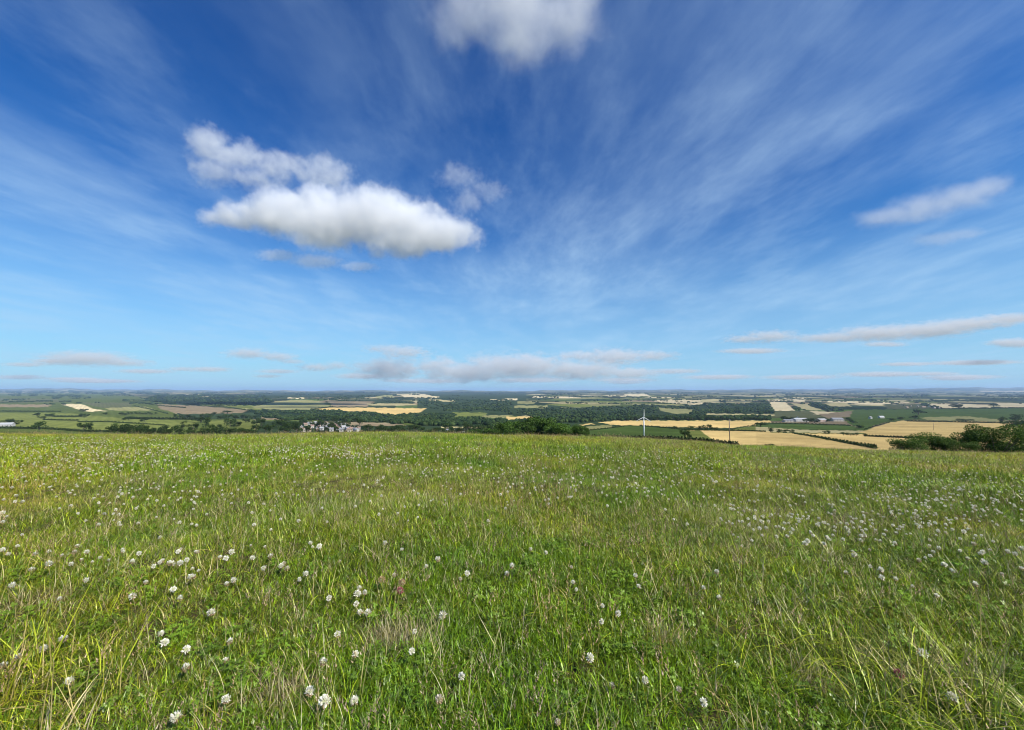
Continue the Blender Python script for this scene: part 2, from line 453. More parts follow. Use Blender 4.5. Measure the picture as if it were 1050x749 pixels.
# ------------------------------------------------------------------ grass
def blades(n, rad, lmin, lmax, wmin, wmax, lean, droop, cols, seg=4, rng=None):
    """curved tapering blades; returns verts, faces, tint"""
    rng = rng or RNG
    rr = rad * np.sqrt(rng.random(n)); th = rng.random(n) * 2 * np.pi
    bx, by = rr * np.cos(th), rr * np.sin(th)
    ln = lmin + (lmax - lmin) * rng.random(n) ** 1.4
    wd = wmin + (wmax - wmin) * rng.random(n)
    dirr = rng.random(n) * 2 * np.pi
    tilt0 = np.abs(rng.normal(0, lean, n)); curl = np.abs(rng.normal(droop, droop * 0.6, n))
    twist = rng.normal(0, 0.7, n)
    V = np.zeros((n, seg * 2 + 1, 3))
    x = np.zeros(n); z = np.zeros(n); tl = tilt0.copy()
    for s in range(seg + 1):
        f = s / seg
        cx, cy = bx + x * np.cos(dirr), by + x * np.sin(dirr)
        if s < seg:
            w = wd * (1 - f ** 1.8) * 0.5 * (0.75 + 0.5 * min(1, f * 3))
            pa = dirr + np.pi / 2 + twist * f
            V[:, 2*s] = np.stack([cx - w*np.cos(pa), cy - w*np.sin(pa), z], -1)
            V[:, 2*s+1] = np.stack([cx + w*np.cos(pa), cy + w*np.sin(pa), z + w*0.4*np.sin(twist)], -1)
        else:
            V[:, 2*s] = np.stack([cx, cy, z], -1)
        x = x + np.sin(tl) * ln / seg; z = np.maximum(z + np.cos(tl) * ln / seg, 0.004)
        tl = tl + curl / seg
    nv = seg * 2 + 1
    F = []
    for k in range(n):
        b = k * nv
        for s in range(seg - 1):
            F.append((b+2*s, b+2*s+1, b+2*s+3, b+2*s+2))
        F.append((b+2*seg-2, b+2*seg-1, b+2*seg))
    ci = rng.choice(len(cols), n, p=np.array([c[1] for c in cols]) / sum(c[1] for c in cols))
    base = np.array([c[0] for c in cols])[ci] * (0.40 + 1.10 * rng.random((n, 1)))
    T = np.repeat(base[:, None, :], nv, 1)
    return V.reshape(-1, 3), F, T.reshape(-1, 3)

G1 = (0.176, 0.290, 0.003); G2 = (0.104, 0.205, 0.003); G3 = (0.315, 0.385, 0.015); STRAW = (0.42, 0.36, 0.15); OLV = (0.20, 0.200, 0.020); RED = (0.20, 0.11, 0.06)

def merge(parts):
    V, F, T, b = [], [], [], 0
    for v, f, t in parts:
        V.append(v); T.append(t); F += [tuple(i + b for i in q) for q in f]; b += len(v)
    return np.vstack(V), F, np.vstack(T)

def seed_stems(n, rad, lmin, lmax, col, head, rng):
    v, f, t = blades(n, rad, lmin, lmax, 0.0012, 0.0018, 0.3, 0.5, [(col, 1)], 6, rng)
    parts = [(v, f, t)]
    nv = 13
    for k in range(n):
        tip = v[k*nv + 12]; pre = v[k*nv + 8]
        d = tip - pre; L = np.linalg.norm(d) + 1e-6
        m = 9
        for q in range(m):
            p = pre + d * (0.1 + 0.95 * q / m)
            a = rng.random() * 6.28; w = 0.0022 * (1.1 - q / m)
            off = np.array([math.cos(a), math.sin(a), 0.5]) * 0.004
            s = np.array([-math.sin(a), math.cos(a), 0]) * w
            vv = np.array([p, p + off*0.6 + s, p + off*1.8 + np.array([0, 0, 0.004]), p + off*0.6 - s])
            parts.append((vv, [(0, 1, 2, 3)], np.tile(np.array(head) * (0.8 + 0.4*rng.random()), (4, 1))))
    return merge(parts)

def clover_leaves(n, rad, rng):
    parts = []
    for k in range(n):
        a = rng.random() * 6.28; r = rad * math.sqrt(rng.random()); hh = 0.02 + 0.05 * rng.random()
        c = np.array([r*math.cos(a), r*math.sin(a), hh]); s = 0.0042 + 0.0034 * rng.random()
        tn = rng.normal(0, 0.35, 2); colr = np.array((0.125, 0.220, 0.014)) * (0.75 + 0.5 * rng.random())
        ph = rng.random() * 6.28
        for q in range(3):
            b = ph + q * 2.094
            vs = [c]
            for (ra, an) in ((0.8, -0.75), (1.5, -0.55), (1.85, -0.18), (1.7, 0.0), (1.85, 0.18), (1.5, 0.55), (0.8, 0.75)):
                p = np.array([math.cos(b+an), math.sin(b+an), 0]) * ra * s
                p[2] = p[0]*tn[0] + p[1]*tn[1] + 0.25 * abs(an) * s
                vs.append(c + p)
            parts.append((np.array(vs), [tuple(range(8))], np.tile(colr, (8, 1))))
        w = 0.0008
        vs = np.array([[c[0]*0.7-w, c[1]*0.7, 0], [c[0]*0.7+w, c[1]*0.7, 0], [c[0]+w, c[1], c[2]], [c[0]-w, c[1], c[2]]])
        parts.append((vs, [(0, 1, 2, 3)], np.tile(colr, (4, 1))))
    return merge(parts)

def proto(name, data, mat):
    v, f, t = data
    return mesh_obj(name, v, f, mat, do_link=False, tint=t)

def scatter(name, pts, rots, scls, idx, protos):
    """one object of uncountable stuff: geometry nodes put the tufts on its points"""
    me = bpy.data.meshes.new(name)
    me.vertices.add(len(pts)); me.vertices.foreach_set('co', np.asarray(pts, np.float32).ravel())
    for nm, typ, key, arr in (('rot', 'FLOAT_VECTOR', 'vector', rots), ('scl', 'FLOAT_VECTOR', 'vector', scls), ('idx', 'INT', 'value', idx)):
        a = me.attributes.new(nm, typ, 'POINT')
        a.data.foreach_set(key, np.asarray(arr, np.int32 if typ == 'INT' else np.float32).ravel())
    o = link(bpy.data.objects.new(name, me))
    ng = bpy.data.node_groups.new(name + '_scatter', 'GeometryNodeTree')
    ng.interface.new_socket('Geometry', in_out='INPUT', socket_type='NodeSocketGeometry')
    ng.interface.new_socket('Geometry', in_out='OUTPUT', socket_type='NodeSocketGeometry')
    gi = ng.nodes.new('NodeGroupInput'); go = ng.nodes.new('NodeGroupOutput')
    jn = ng.nodes.new('GeometryNodeJoinGeometry')
    L = ng.links.new
    def attr(nm, t):
        n = ng.nodes.new('GeometryNodeInputNamedAttribute'); n.data_type = t; n.inputs['Name'].default_value = nm
        return n.outputs[0]
    ro, sc_, ix = attr('rot', 'FLOAT_VECTOR'), attr('scl', 'FLOAT_VECTOR'), attr('idx', 'INT')
    for k, p in enumerate(protos):
        oi = ng.nodes.new('GeometryNodeObjectInfo'); oi.inputs['Object'].default_value = p
        oi.inputs['As Instance'].default_value = True
        cm = ng.nodes.new('FunctionNodeCompare'); cm.data_type = 'INT'; cm.operation = 'EQUAL'
        L(ix, cm.inputs[2]); cm.inputs[3].default_value = k
        io = ng.nodes.new('GeometryNodeInstanceOnPoints')
        L(gi.outputs[0], io.inputs['Points']); L(cm.outputs[0], io.inputs['Selection']); L(oi.outputs['Geometry'], io.inputs['Instance'])
        L(ro, io.inputs['Rotation']); L(sc_, io.inputs['Scale'])
        L(io.outputs[0], jn.inputs[0])
    L(jn.outputs[0], go.inputs[0])
    md = o.modifiers.new('scatter', 'NODES'); md.node_group = ng
    return o

def wedge(r0, r1, dens, half=64.0):
    area = (r1*r1 - r0*r0) * math.radians(half)
    n = int(area * dens)
    r = np.sqrt(r0*r0 + (r1*r1 - r0*r0) * RNG.random(n)); a = np.radians((RNG.random(n) * 2 - 1) * half)
    return r * np.sin(a), r * np.cos(a)

def nz(x, y, s, seed=0.0):
    return np.array([mnoise.noise((a * s + seed, b * s - seed, seed * 0.37)) for a, b in zip(x, y)])

BARE = [(32, 622, 0.11), (415, 657, 0.09), (285, 718, 0.065), (398, 655, 0.06), (675, 655, 0.05), (830, 700, 0.05)]

def build_grass():
    rg = np.random.default_rng(11)
    mix = [(G1, 5), (G2, 3.5), (G3, 3.2), (OLV, 1.3), (STRAW, 0.6)]
    lush = [(G1, 5), (G2, 6), (G3, 2), (STRAW, 0.25)]
    dry = [(G1, 3), (G3, 4), (OLV, 3.0), (STRAW, 1.2), (RED, 0.5)]
    P = []
    for k in range(3): P.append(proto('tuft', blades(54, 0.06, 0.020, 0.074, 0.0015, 0.0032, 1.0, 1.2, mix, 4, rg), M_GRASS))
    for k in range(3): P.append(proto('tuft', blades(52, 0.06, 0.020, 0.070, 0.0015, 0.0034, 1.05, 1.3, lush, 4, rg), M_GRASS))
    for k in range(2): P.append(proto('tuft', blades(48, 0.06, 0.024, 0.088, 0.0013, 0.0028, 0.85, 1.1, dry, 4, rg), M_GRASS))
    for k in range(2): P.append(proto('clover', clover_leaves(26, 0.07, rg), M_GRASS))       # 8, 9
    for k in range(2): P.append(proto('stalks', seed_stems(5, 0.05, 0.13, 0.24, OLV, (0.30, 0.21, 0.12), rg), M_GRASS))  # 10, 11
    for k in range(2): P.append(proto('long', blades(9, 0.04, 0.14, 0.30, 0.0012, 0.0026, 0.75, 1.5, [(G3, 3), (STRAW, 1.6), (OLV, 1)], 7, rg), M_GRASS))  # 12,13
    for k in range(3): P.append(proto('patch', blades(150, 0.17, 0.03, 0.095, 0.003, 0.0055, 0.7, 1.0, [mix, lush, dry][k], 3, rg), M_GRASS))  # 14-16
    for k in range(2): P.append(proto('straws', blades(12, 0.06, 0.05, 0.14, 0.0013, 0.0025, 1.1, 0.7, [(STRAW, 4), ((0.5, 0.44, 0.27), 2), (OLV, 2)], 4, rg), M_GRASS))  # 17,18
    for k in range(2): P.append(proto('stalks_far', seed_stems(14, 0.16, 0.10, 0.21, (0.26, 0.22, 0.09), (0.34, 0.25, 0.13), rg), M_GRASS))  # 19, 20
    xs, ys, ix, sc = [], [], [], []
    def put(x, y, i, s):
        xs.append(x); ys.append(y); ix.append(i); sc.append(s)
    for (r0, r1, dens) in ((0.35, 1.6, 1450), (1.6, 3.4, 1200), (3.4, 6.0, 640)):
        x, y = wedge(r0, r1, dens, 70 if r0 > 3 else 100)
        dryf = nz(x, y, 0.55, 3.1) + 0.5 * nz(x, y, 1.6, 5.0) + 0.12 * (np.hypot(x, y) - 3) / 3
        u = RNG.random(len(x))
        kind = np.where(dryf + 0.25 * u > 0.38, np.where(u < 0.6, RNG.integers(6, 8, len(x)), RNG.integers(0, 3, len(x))),
               np.where(dryf < -0.12, RNG.integers(3, 6, len(x)), np.where(u < 0.82, RNG.integers(0, 3, len(x)), RNG.integers(3, 6, len(x)))))
        s = (0.58 + 0.42 * RNG.random(len(x))) * (1.0 + 0.35 * nz(x, y, 1.1, 9.0))
        put(x, y, kind, s)
        x, y = wedge(r0, r1, dens * 0.05, 66); kc = nz(x, y, 0.9, 12.0) > 0.05
        put(x[kc], y[kc], RNG.integers(8, 10, kc.sum()), 0.48 + 0.3 * RNG.random(kc.sum()))
        x, y = wedge(r0, r1, dens * 0.035, 66); put(x, y, RNG.integers(10, 12, len(x)), 0.6 + 0.5 * RNG.random(len(x)))
        x, y = wedge(r0, r1, dens * 0.014, 66); put(x, y, RNG.integers(12, 14, len(x)), 0.55 + 0.5 * RNG.random(len(x)))
        x, y = wedge(r0, r1, dens * 0.075, 66); put(x, y, RNG.integers(17, 19, len(x)), 0.7 + 0.6 * RNG.random(len(x)))
    # the shock of long pale blades at the right
    for (cx, cy, n, sprd) in ((838, 522, 26, 0.35), (860, 535, 14, 0.3), (955, 720, 34, 0.16), (1010, 735, 30, 0.16), (880, 730, 14, 0.12), (15, 720, 16, 0.1)):
        g = ground_at(cx, cy, 0.5)
        put(g.x + RNG.normal(0, sprd, n), g.y + RNG.normal(0, sprd * 0.6, n), RNG.integers(12, 14, n), 0.8 + 0.5 * RNG.random(n))
    for (r0, r1, dens) in ((5.6, 9, 95), (8.6, 13, 80), (12.6, 24, 42)):
        x, y = wedge(r0, r1, dens, 64)
        dryf = nz(x, y, 0.4, 3.1) + 0.4 * nz(x, y, 1.1, 5.0) + np.clip((np.hypot(x, y) - 7) / 9, -0.2, 0.6)
        u = RNG.random(len(x)) * 0.5 - 0.25
        put(x, y, np.where(dryf + u > 0.2, 16, np.where(dryf + u < -0.1, 15, 14)), 0.75 + 0.55 * RNG.random(len(x)))
        x, y = wedge(r0, r1, dens * 0.10, 64)
        k = (nz(x, y, 0.3, 7.7) > -0.2)
        put(x[k], y[k], RNG.integers(19, 21, k.sum()), 0.6 + 0.6 * RNG.random(k.sum()))
    for (bx, by, br) in BARE:                     # dead thatch lying over the thin spots
        g = ground_at(bx, by, 0.5); n = int(900 * br)
        put(g.x + RNG.normal(0, br * 0.8, n), g.y + RNG.normal(0, br * 0.6, n), np.full(n, -1), 0.45 + 0.5 * RNG.random(n))
    x = np.concatenate(xs); y = np.concatenate(ys); i = np.concatenate(ix); s = np.concatenate(sc)
    keep = np.ones(len(x), bool)
    for (bx, by, br) in BARE:
        g = ground_at(bx, by, 0.5)
        d = np.hypot((x - g.x) / 1.3, y - g.y) / (br * (1 + 0.5 * nz(x, y, 9.0, 2.0)))
        keep &= ~((d < 1) & (i >= 0) & (RNG.random(len(x)) > 0.30))
    x, y, i, s = x[keep], y[keep], i[keep], s[keep]
    i = np.where(i < 0, RNG.integers(17, 19, len(i)), i)
    z = height(x, y) - 0.004
    n = len(x)
    rots = np.stack([RNG.normal(0, 0.10, n), RNG.normal(0, 0.10, n), RNG.random(n) * 6.283], -1)
    scl = np.stack([s * (0.9 + 0.2 * RNG.random(n)), s, s * (0.8 + 0.35 * RNG.random(n))], -1)
    o = scatter('grass', np.stack([x, y, z], -1), rots, scl, i, P)
    tag(o, 'rough green meadow grass with clover leaves and dry straw stalks', None, None, 'stuff')
    print('tufts', n)

# ------------------------------------------------------------------ clover flowers
def flower_head(rng, rad=0.0135, petal=(0.88, 0.84, 0.70), brown=0.25, n=52, flat=0.85, base=(0.42, 0.30, 0.17)):
    parts = []
    for k in range(n):
        f = (k + 0.5) / n
        ph = math.acos(1 - 1.72 * f); th = k * 2.39996 + rng.normal(0, 0.2)
        d = np.array([math.sin(ph) * math.cos(th), math.sin(ph) * math.sin(th), math.cos(ph) * flat])
        ln = rad * (0.9 + 0.25 * rng.random()); w = rad * 0.17
        droop = max(0, f - 0.6) * 1.4
        d2 = d + np.array([0, 0, -droop]); d2 /= np.linalg.norm(d2)
        s = np.cross(d2, [0, 0, 1]); s = s / (np.linalg.norm(s) + 1e-6) if np.linalg.norm(s) > 1e-3 else np.array([1.0, 0, 0])
        up = np.cross(s, d2)
        a = d2 * ln * 0.3
        vs = np.array([a, d2*ln*0.75 + s*w + up*w*0.3, d2*ln*1.05 + s*w*0.4 + up*w*0.9, d2*ln*1.05 - s*w*0.4 + up*w*0.9, d2*ln*0.75 - s*w + up*w*0.3, d2*ln*0.7 - up*w*0.8])
        c = np.array(petal) * (0.9 + 0.15 * rng.random())
        if f > 1 - brown * (0.6 + 0.8 * rng.random()): c = np.array(base) * (0.8 + 0.4 * rng.random())
        parts.append((vs, [(0, 1, 2, 3, 4), (0, 5, 1), (0, 4, 5)], np.tile(c, (6, 1))))
    v, f, t = merge(parts)
    core = bmesh.new(); bmesh.ops.create_icosphere(core, subdivisions=1, radius=rad * 0.6)
    cv = np.array([vv.co[:] for vv in core.verts]); cf = [tuple(q.index for q in ff.verts) for ff in core.faces]; core.free()
    return merge([(v, f, t), (cv * [1, 1, flat], cf, np.tile(np.array((0.45, 0.48, 0.25)), (len(cv), 1)))])

FLOWERS = [(8,571),(17,565),(35,575),(63,573),(88,573),(94,579),(111,578),(125,569),(135,580),(157,583),(166,578),(182,572),(185,565),(176,581),(191,580),(200,573),(225,578),(197,598),(203,594),(232,605),(239,600),(135,616),(184,620),(60,622),(11,604),(32,588),(87,601),(177,607),(149,600),(64,662),(44,669),(164,659),(168,664),(190,671),(235,667),(231,682),(190,691),(17,686),(2,690),(70,706),(180,742),(231,722),(216,632),
 (307,597),(337,619),(368,608),(374,613),(366,617),(365,622),(369,631),(377,635),(404,597),(437,589),(472,599),(479,596),(525,589),(520,597),(454,635),(346,656),(425,653),(331,683),(364,677),(422,677),(473,698),(317,715),(363,723),(332,730),(450,732),(327,565),(348,579),(412,569),(449,578),(395,562),(318,564),(288,588),(294,590),(313,597),(270,590),(277,573),
 (893,585),(904,588),(905,598),(919,597),(936,605),(961,615),(1001,604),(976,586),(978,592),(947,680),(978,725),(985,571),(1006,571),(1016,570),(868,589),(993,576),(1034,571),
 (586,590),(588,600),(591,614),(618,629),(634,632),(652,599),(655,605),(617,645),(735,590),(722,612),(738,620),(628,707),(662,707),(697,721),(722,733),(572,747),(605,684),(544,566),(560,570),(757,522),(763,527),(775,525),(800,525),(812,533),(840,540),(868,546),(783,530),(828,535),(786,545),(790,515)]
def dens_px():
    """where the smaller clover flowers of the photo cluster: x, y, spread x, spread y, how many"""
    return [(190,577,60,9,16),(60,575,45,7,8),(860,545,55,13,46),(770,525,40,10,26),(960,548,60,12,36),(990,575,40,10,12),(120,500,110,16,50),(40,495,50,14,24),
            (270,545,90,12,18),(430,520,120,16,22),(610,530,80,14,18),(500,560,90,14,12)]

def build_flowers():
    rg = np.random.default_rng(5)
    variants = [mesh_obj('flower_head', *(lambda d: (d[0], d[1]))(d_), M_PETAL, do_link=False, tint=d_[2]).data for d_ in
                [flower_head(rg, 0.0135, brown=0.2), flower_head(rg, 0.0125, brown=0.45), flower_head(rg, 0.0142, brown=0.12, flat=0.75),
                 flower_head(rg, 0.012, petal=(0.74, 0.66, 0.52), brown=0.55)]]
    pinkh = mesh_obj('flower_head', *flower_head(rg, 0.0135, petal=(0.42, 0.09, 0.14), brown=0.2, base=(0.22, 0.08, 0.07))[:2], M_PETAL, do_link=False,
                     tint=flower_head(np.random.default_rng(5), 0.0135, petal=(0.45, 0.10, 0.16), brown=0.2, base=(0.25, 0.09, 0.08))[2]).data
    peach = mesh_obj('flower_head', *flower_head(rg, 0.0135)[:2], M_PETAL, do_link=False,
                     tint=flower_head(np.random.default_rng(6), 0.0135, petal=(0.62, 0.42, 0.24), brown=0.35)[2]).data
    sv, sf, st = blades(1, 0.0, 0.085, 0.085, 0.0022, 0.0022, 0.12, 0.1, [((0.16, 0.22, 0.07), 1)], 4, rg)
    mb = MB(); mb.tube([(0, 0, -0.085), (0.002, 0.001, -0.05), (0.001, 0, -0.02), (0, 0, 0)], [0.0012, 0.0011, 0.001, 0.001], 5)
    stem = mesh_obj('stem', mb.v, mb.f, M_GRASS, do_link=False, tint=np.tile(np.array((0.15, 0.21, 0.06)), (len(mb.v), 1))).data
    def flower(p, label, group, head, detail, scale, tilt):
        hd = bpy.data.objects.new('clover_flower', None if detail else head)
        link(hd)
        hd.location = p
        hd.scale = (scale,) * 3
        hd.rotation_euler = (tilt[0], tilt[1], rg.random() * 6.28)
        tag(hd, label, 'flower', group)
        if detail:
            for nm, me in (('flower_head', head), ('stem', stem)):
                c = bpy.data.objects.new(nm, me); link(c); c.parent = hd
    def zone(x, y):
        if y > 640: return ('near', 'left' if x < 350 else 'middle' if x < 700 else 'right')
        if y > 556: return ('mid', 'left' if x < 260 else 'middle' if x < 700 else 'right')
        return ('far', 'left' if x < 350 else 'middle' if x < 700 else 'right')
    words = {'near': 'large white clover head in the closest turf at the bottom %s of the photo', 'mid': 'white clover head in the second band of turf, %s of the photo',
             'far': 'small white clover head in the middle distance of the meadow, %s of the photo'}
    spots = [(x, y) for x, y in FLOWERS]
    for (cx, cy, sx, sy, n) in dens_px():
        for _ in range(n):
            spots.append((float(np.clip(rg.normal(cx, sx), 2, 1048)), float(np.clip(rg.normal(cy, sy), 478, 745))))
    spots = spots[:298]
    for (x, y) in spots:
        g = ground_at(x, y + 12 * (y - 401) / 340, 0.5)
        hgt = 0.014 + 0.026 * rg.random()
        k = int(rg.choice([0, 1, 2, 3], p=[0.4, 0.25, 0.25, 0.1]))
        z = zone(x, y)
        flower((g.x, g.y, g.z + hgt + 0.02), words[z[0]] % z[1], 'white clover flowers, %s %s' % z, variants[k], y > 556, (0.53 if y > 556 else 0.46) + 0.45 * rg.random(), rg.normal(0, 0.3, 2))
    for (x, y, lab, me) in ((410, 613, 'single dark pink clover head below a peach coloured head, left of centre', pinkh),
                            (391, 601, 'faded peach clover head just up and left of the dark pink one', peach),
                            (412, 604, 'smaller peach clover head directly above the dark pink one', peach),
                            (923, 704, 'dusky purple clover head among long blades at the lower right corner', pinkh)):
        g = ground_at(x, y + 8, 0.5)
        flower((g.x, g.y, g.z + 0.055), lab, None, me, True, 1.05, (0.1, -0.1))
    # the thousands farther off
    far_p = [bpy.data.objects.new('head', variants[k]) for k in (0, 2)]
    pts = []
    def many(cx, cy, sx, sy, n):
        for _ in range(n):
            x, y = rg.normal(cx, sx), rg.normal(cy, sy)
            if y > 560 or y < 440 or abs(x - 525) > 640: continue
            s = float(slope(max(y, 449 if x < 620 else 464)))
            # distance on the near meadow, short of the brow
            t = tan_az(x, y); Ys = np.linspace(1.5, 16, 120)
            d = EYE + s * Ys - height(t * Ys, Ys) - 0.06
            k = np.argmin(d) if not (d < 0).any() else int(np.argmax(d < 0))
            Yk = Ys[k] + rg.normal(0, 0.12)
            pts.append((t * Yk, Yk))
    for a in ((60,455,90,6,420),(170,462,110,7,420),(70,478,70,8,170),(340,463,45,4,170),(420,470,90,9,160),(560,490,120,14,170),(690,490,80,12,120),(960,500,90,12,170),(1000,520,50,10,90),(860,535,70,14,80),(200,510,130,18,130),(640,465,60,6,110),(760,475,60,6,90)):
        many(*a[:4], int(a[4] * 1.35))
    x, y = wedge(4.5, 15.0, 6.0, 62)
    k = nz(x, y, 0.35, 4.4) > 0.05
    pts += list(zip(x[k], y[k]))
    P = np.array(pts); n = len(P)
    z = height(P[:, 0], P[:, 1]) + 0.045 + 0.035 * rg.random(n)
    s = 0.42 + 0.36 * rg.random(n)
    o = scatter('clover_blossom', np.stack([P[:, 0], P[:, 1], z], -1), np.stack([rg.normal(0, .3, n), rg.normal(0, .3, n), rg.random(n) * 6.28], -1),
                np.stack([s, s, s], -1), rg.integers(0, 2, n), far_p)
    tag(o, 'distant specks of white clover blossom towards the brow of the meadow', None, None, 'stuff')
    print('far flowers', n)

# ------------------------------------------------------------------ trees
def crown_mesh(name, rng, nlobes, nleaf, leaf, tall=1.0, col=((0.032, 0.060, 0.012), (0.050, 0.080, 0.015), (0.022, 0.045, 0.011)), mat=None, spread=0.42, low=0.02):
    """leaf-sized faces through a lumpy volume about 1 m across, standing on z = 0"""
    lobes = []
    for k in range(nlobes):
        a = rng.random() * 6.28; r = spread * math.sqrt(rng.random()); zz = low + 0.2 + (tall - low - 0.38) * rng.random()
        r *= (1.1 - 0.5 * abs((zz / tall) - 0.45))
        lobes.append((r*math.cos(a), r*math.sin(a), zz, 0.13 + 0.13 * rng.random()))
    parts = []
    V = np.zeros((nleaf, 4, 3)); T = np.zeros((nleaf, 4, 3))
    for k in range(nleaf):
        l = lobes[rng.integers(len(lobes))]
        d = rng.normal(0, 1, 3); d /= np.linalg.norm(d)
        rad = l[3] * (0.55 + 0.55 * rng.random() ** 0.5)
        p = np.array(l[:3]) + d * rad * np.array([1, 1, 0.85])
        nrm = d + rng.normal(0, 0.55, 3); nrm /= np.linalg.norm(nrm)
        u = np.cross(nrm, rng.normal(0, 1, 3)); u /= np.linalg.norm(u); w = np.cross(nrm, u)
        s = leaf * (0.6 + 0.8 * rng.random())
        V[k] = [p - u*s, p - w*s*0.6 + nrm*s*0.15, p + u*s, p + w*s*0.6 + nrm*s*0.15]
        T[k] = np.array(col[rng.integers(len(col))]) * (0.8 + 0.4 * rng.random())
    V = V.reshape(-1, 3); V[:, 2] = np.maximum(V[:, 2], 0.02)
    F = np.arange(nleaf * 4).reshape(-1, 4)
    return mesh_obj(name, V, F, mat or M_LEAF, do_link=False, tint=T.reshape(-1, 3)).data

def trunk_mesh(name, rng, hgt=0.55, rad=0.035):
    mb = MB()
    mb.tube([(0, 0, -0.05), (0.01, 0, hgt*0.35), (-0.01, 0.01, hgt*0.7), (0.0, 0.0, hgt)], [rad*1.25, rad, rad*0.75, rad*0.3], 7)
    for k in range(5):
        a = k * 1.257 + rng.random(); z0 = hgt * (0.4 + 0.1 * k)
        z0 = min(z0, hgt * 0.9)
        mb.tube([(0, 0, z0), (0.12*math.cos(a), 0.12*math.sin(a), z0 + 0.12), (0.26*math.cos(a), 0.26*math.sin(a), z0 + 0.2)], [rad*0.5, rad*0.32, rad*0.1], 5)
    return mesh_obj(name, mb.v, mb.f, M_BARK, do_link=False).data

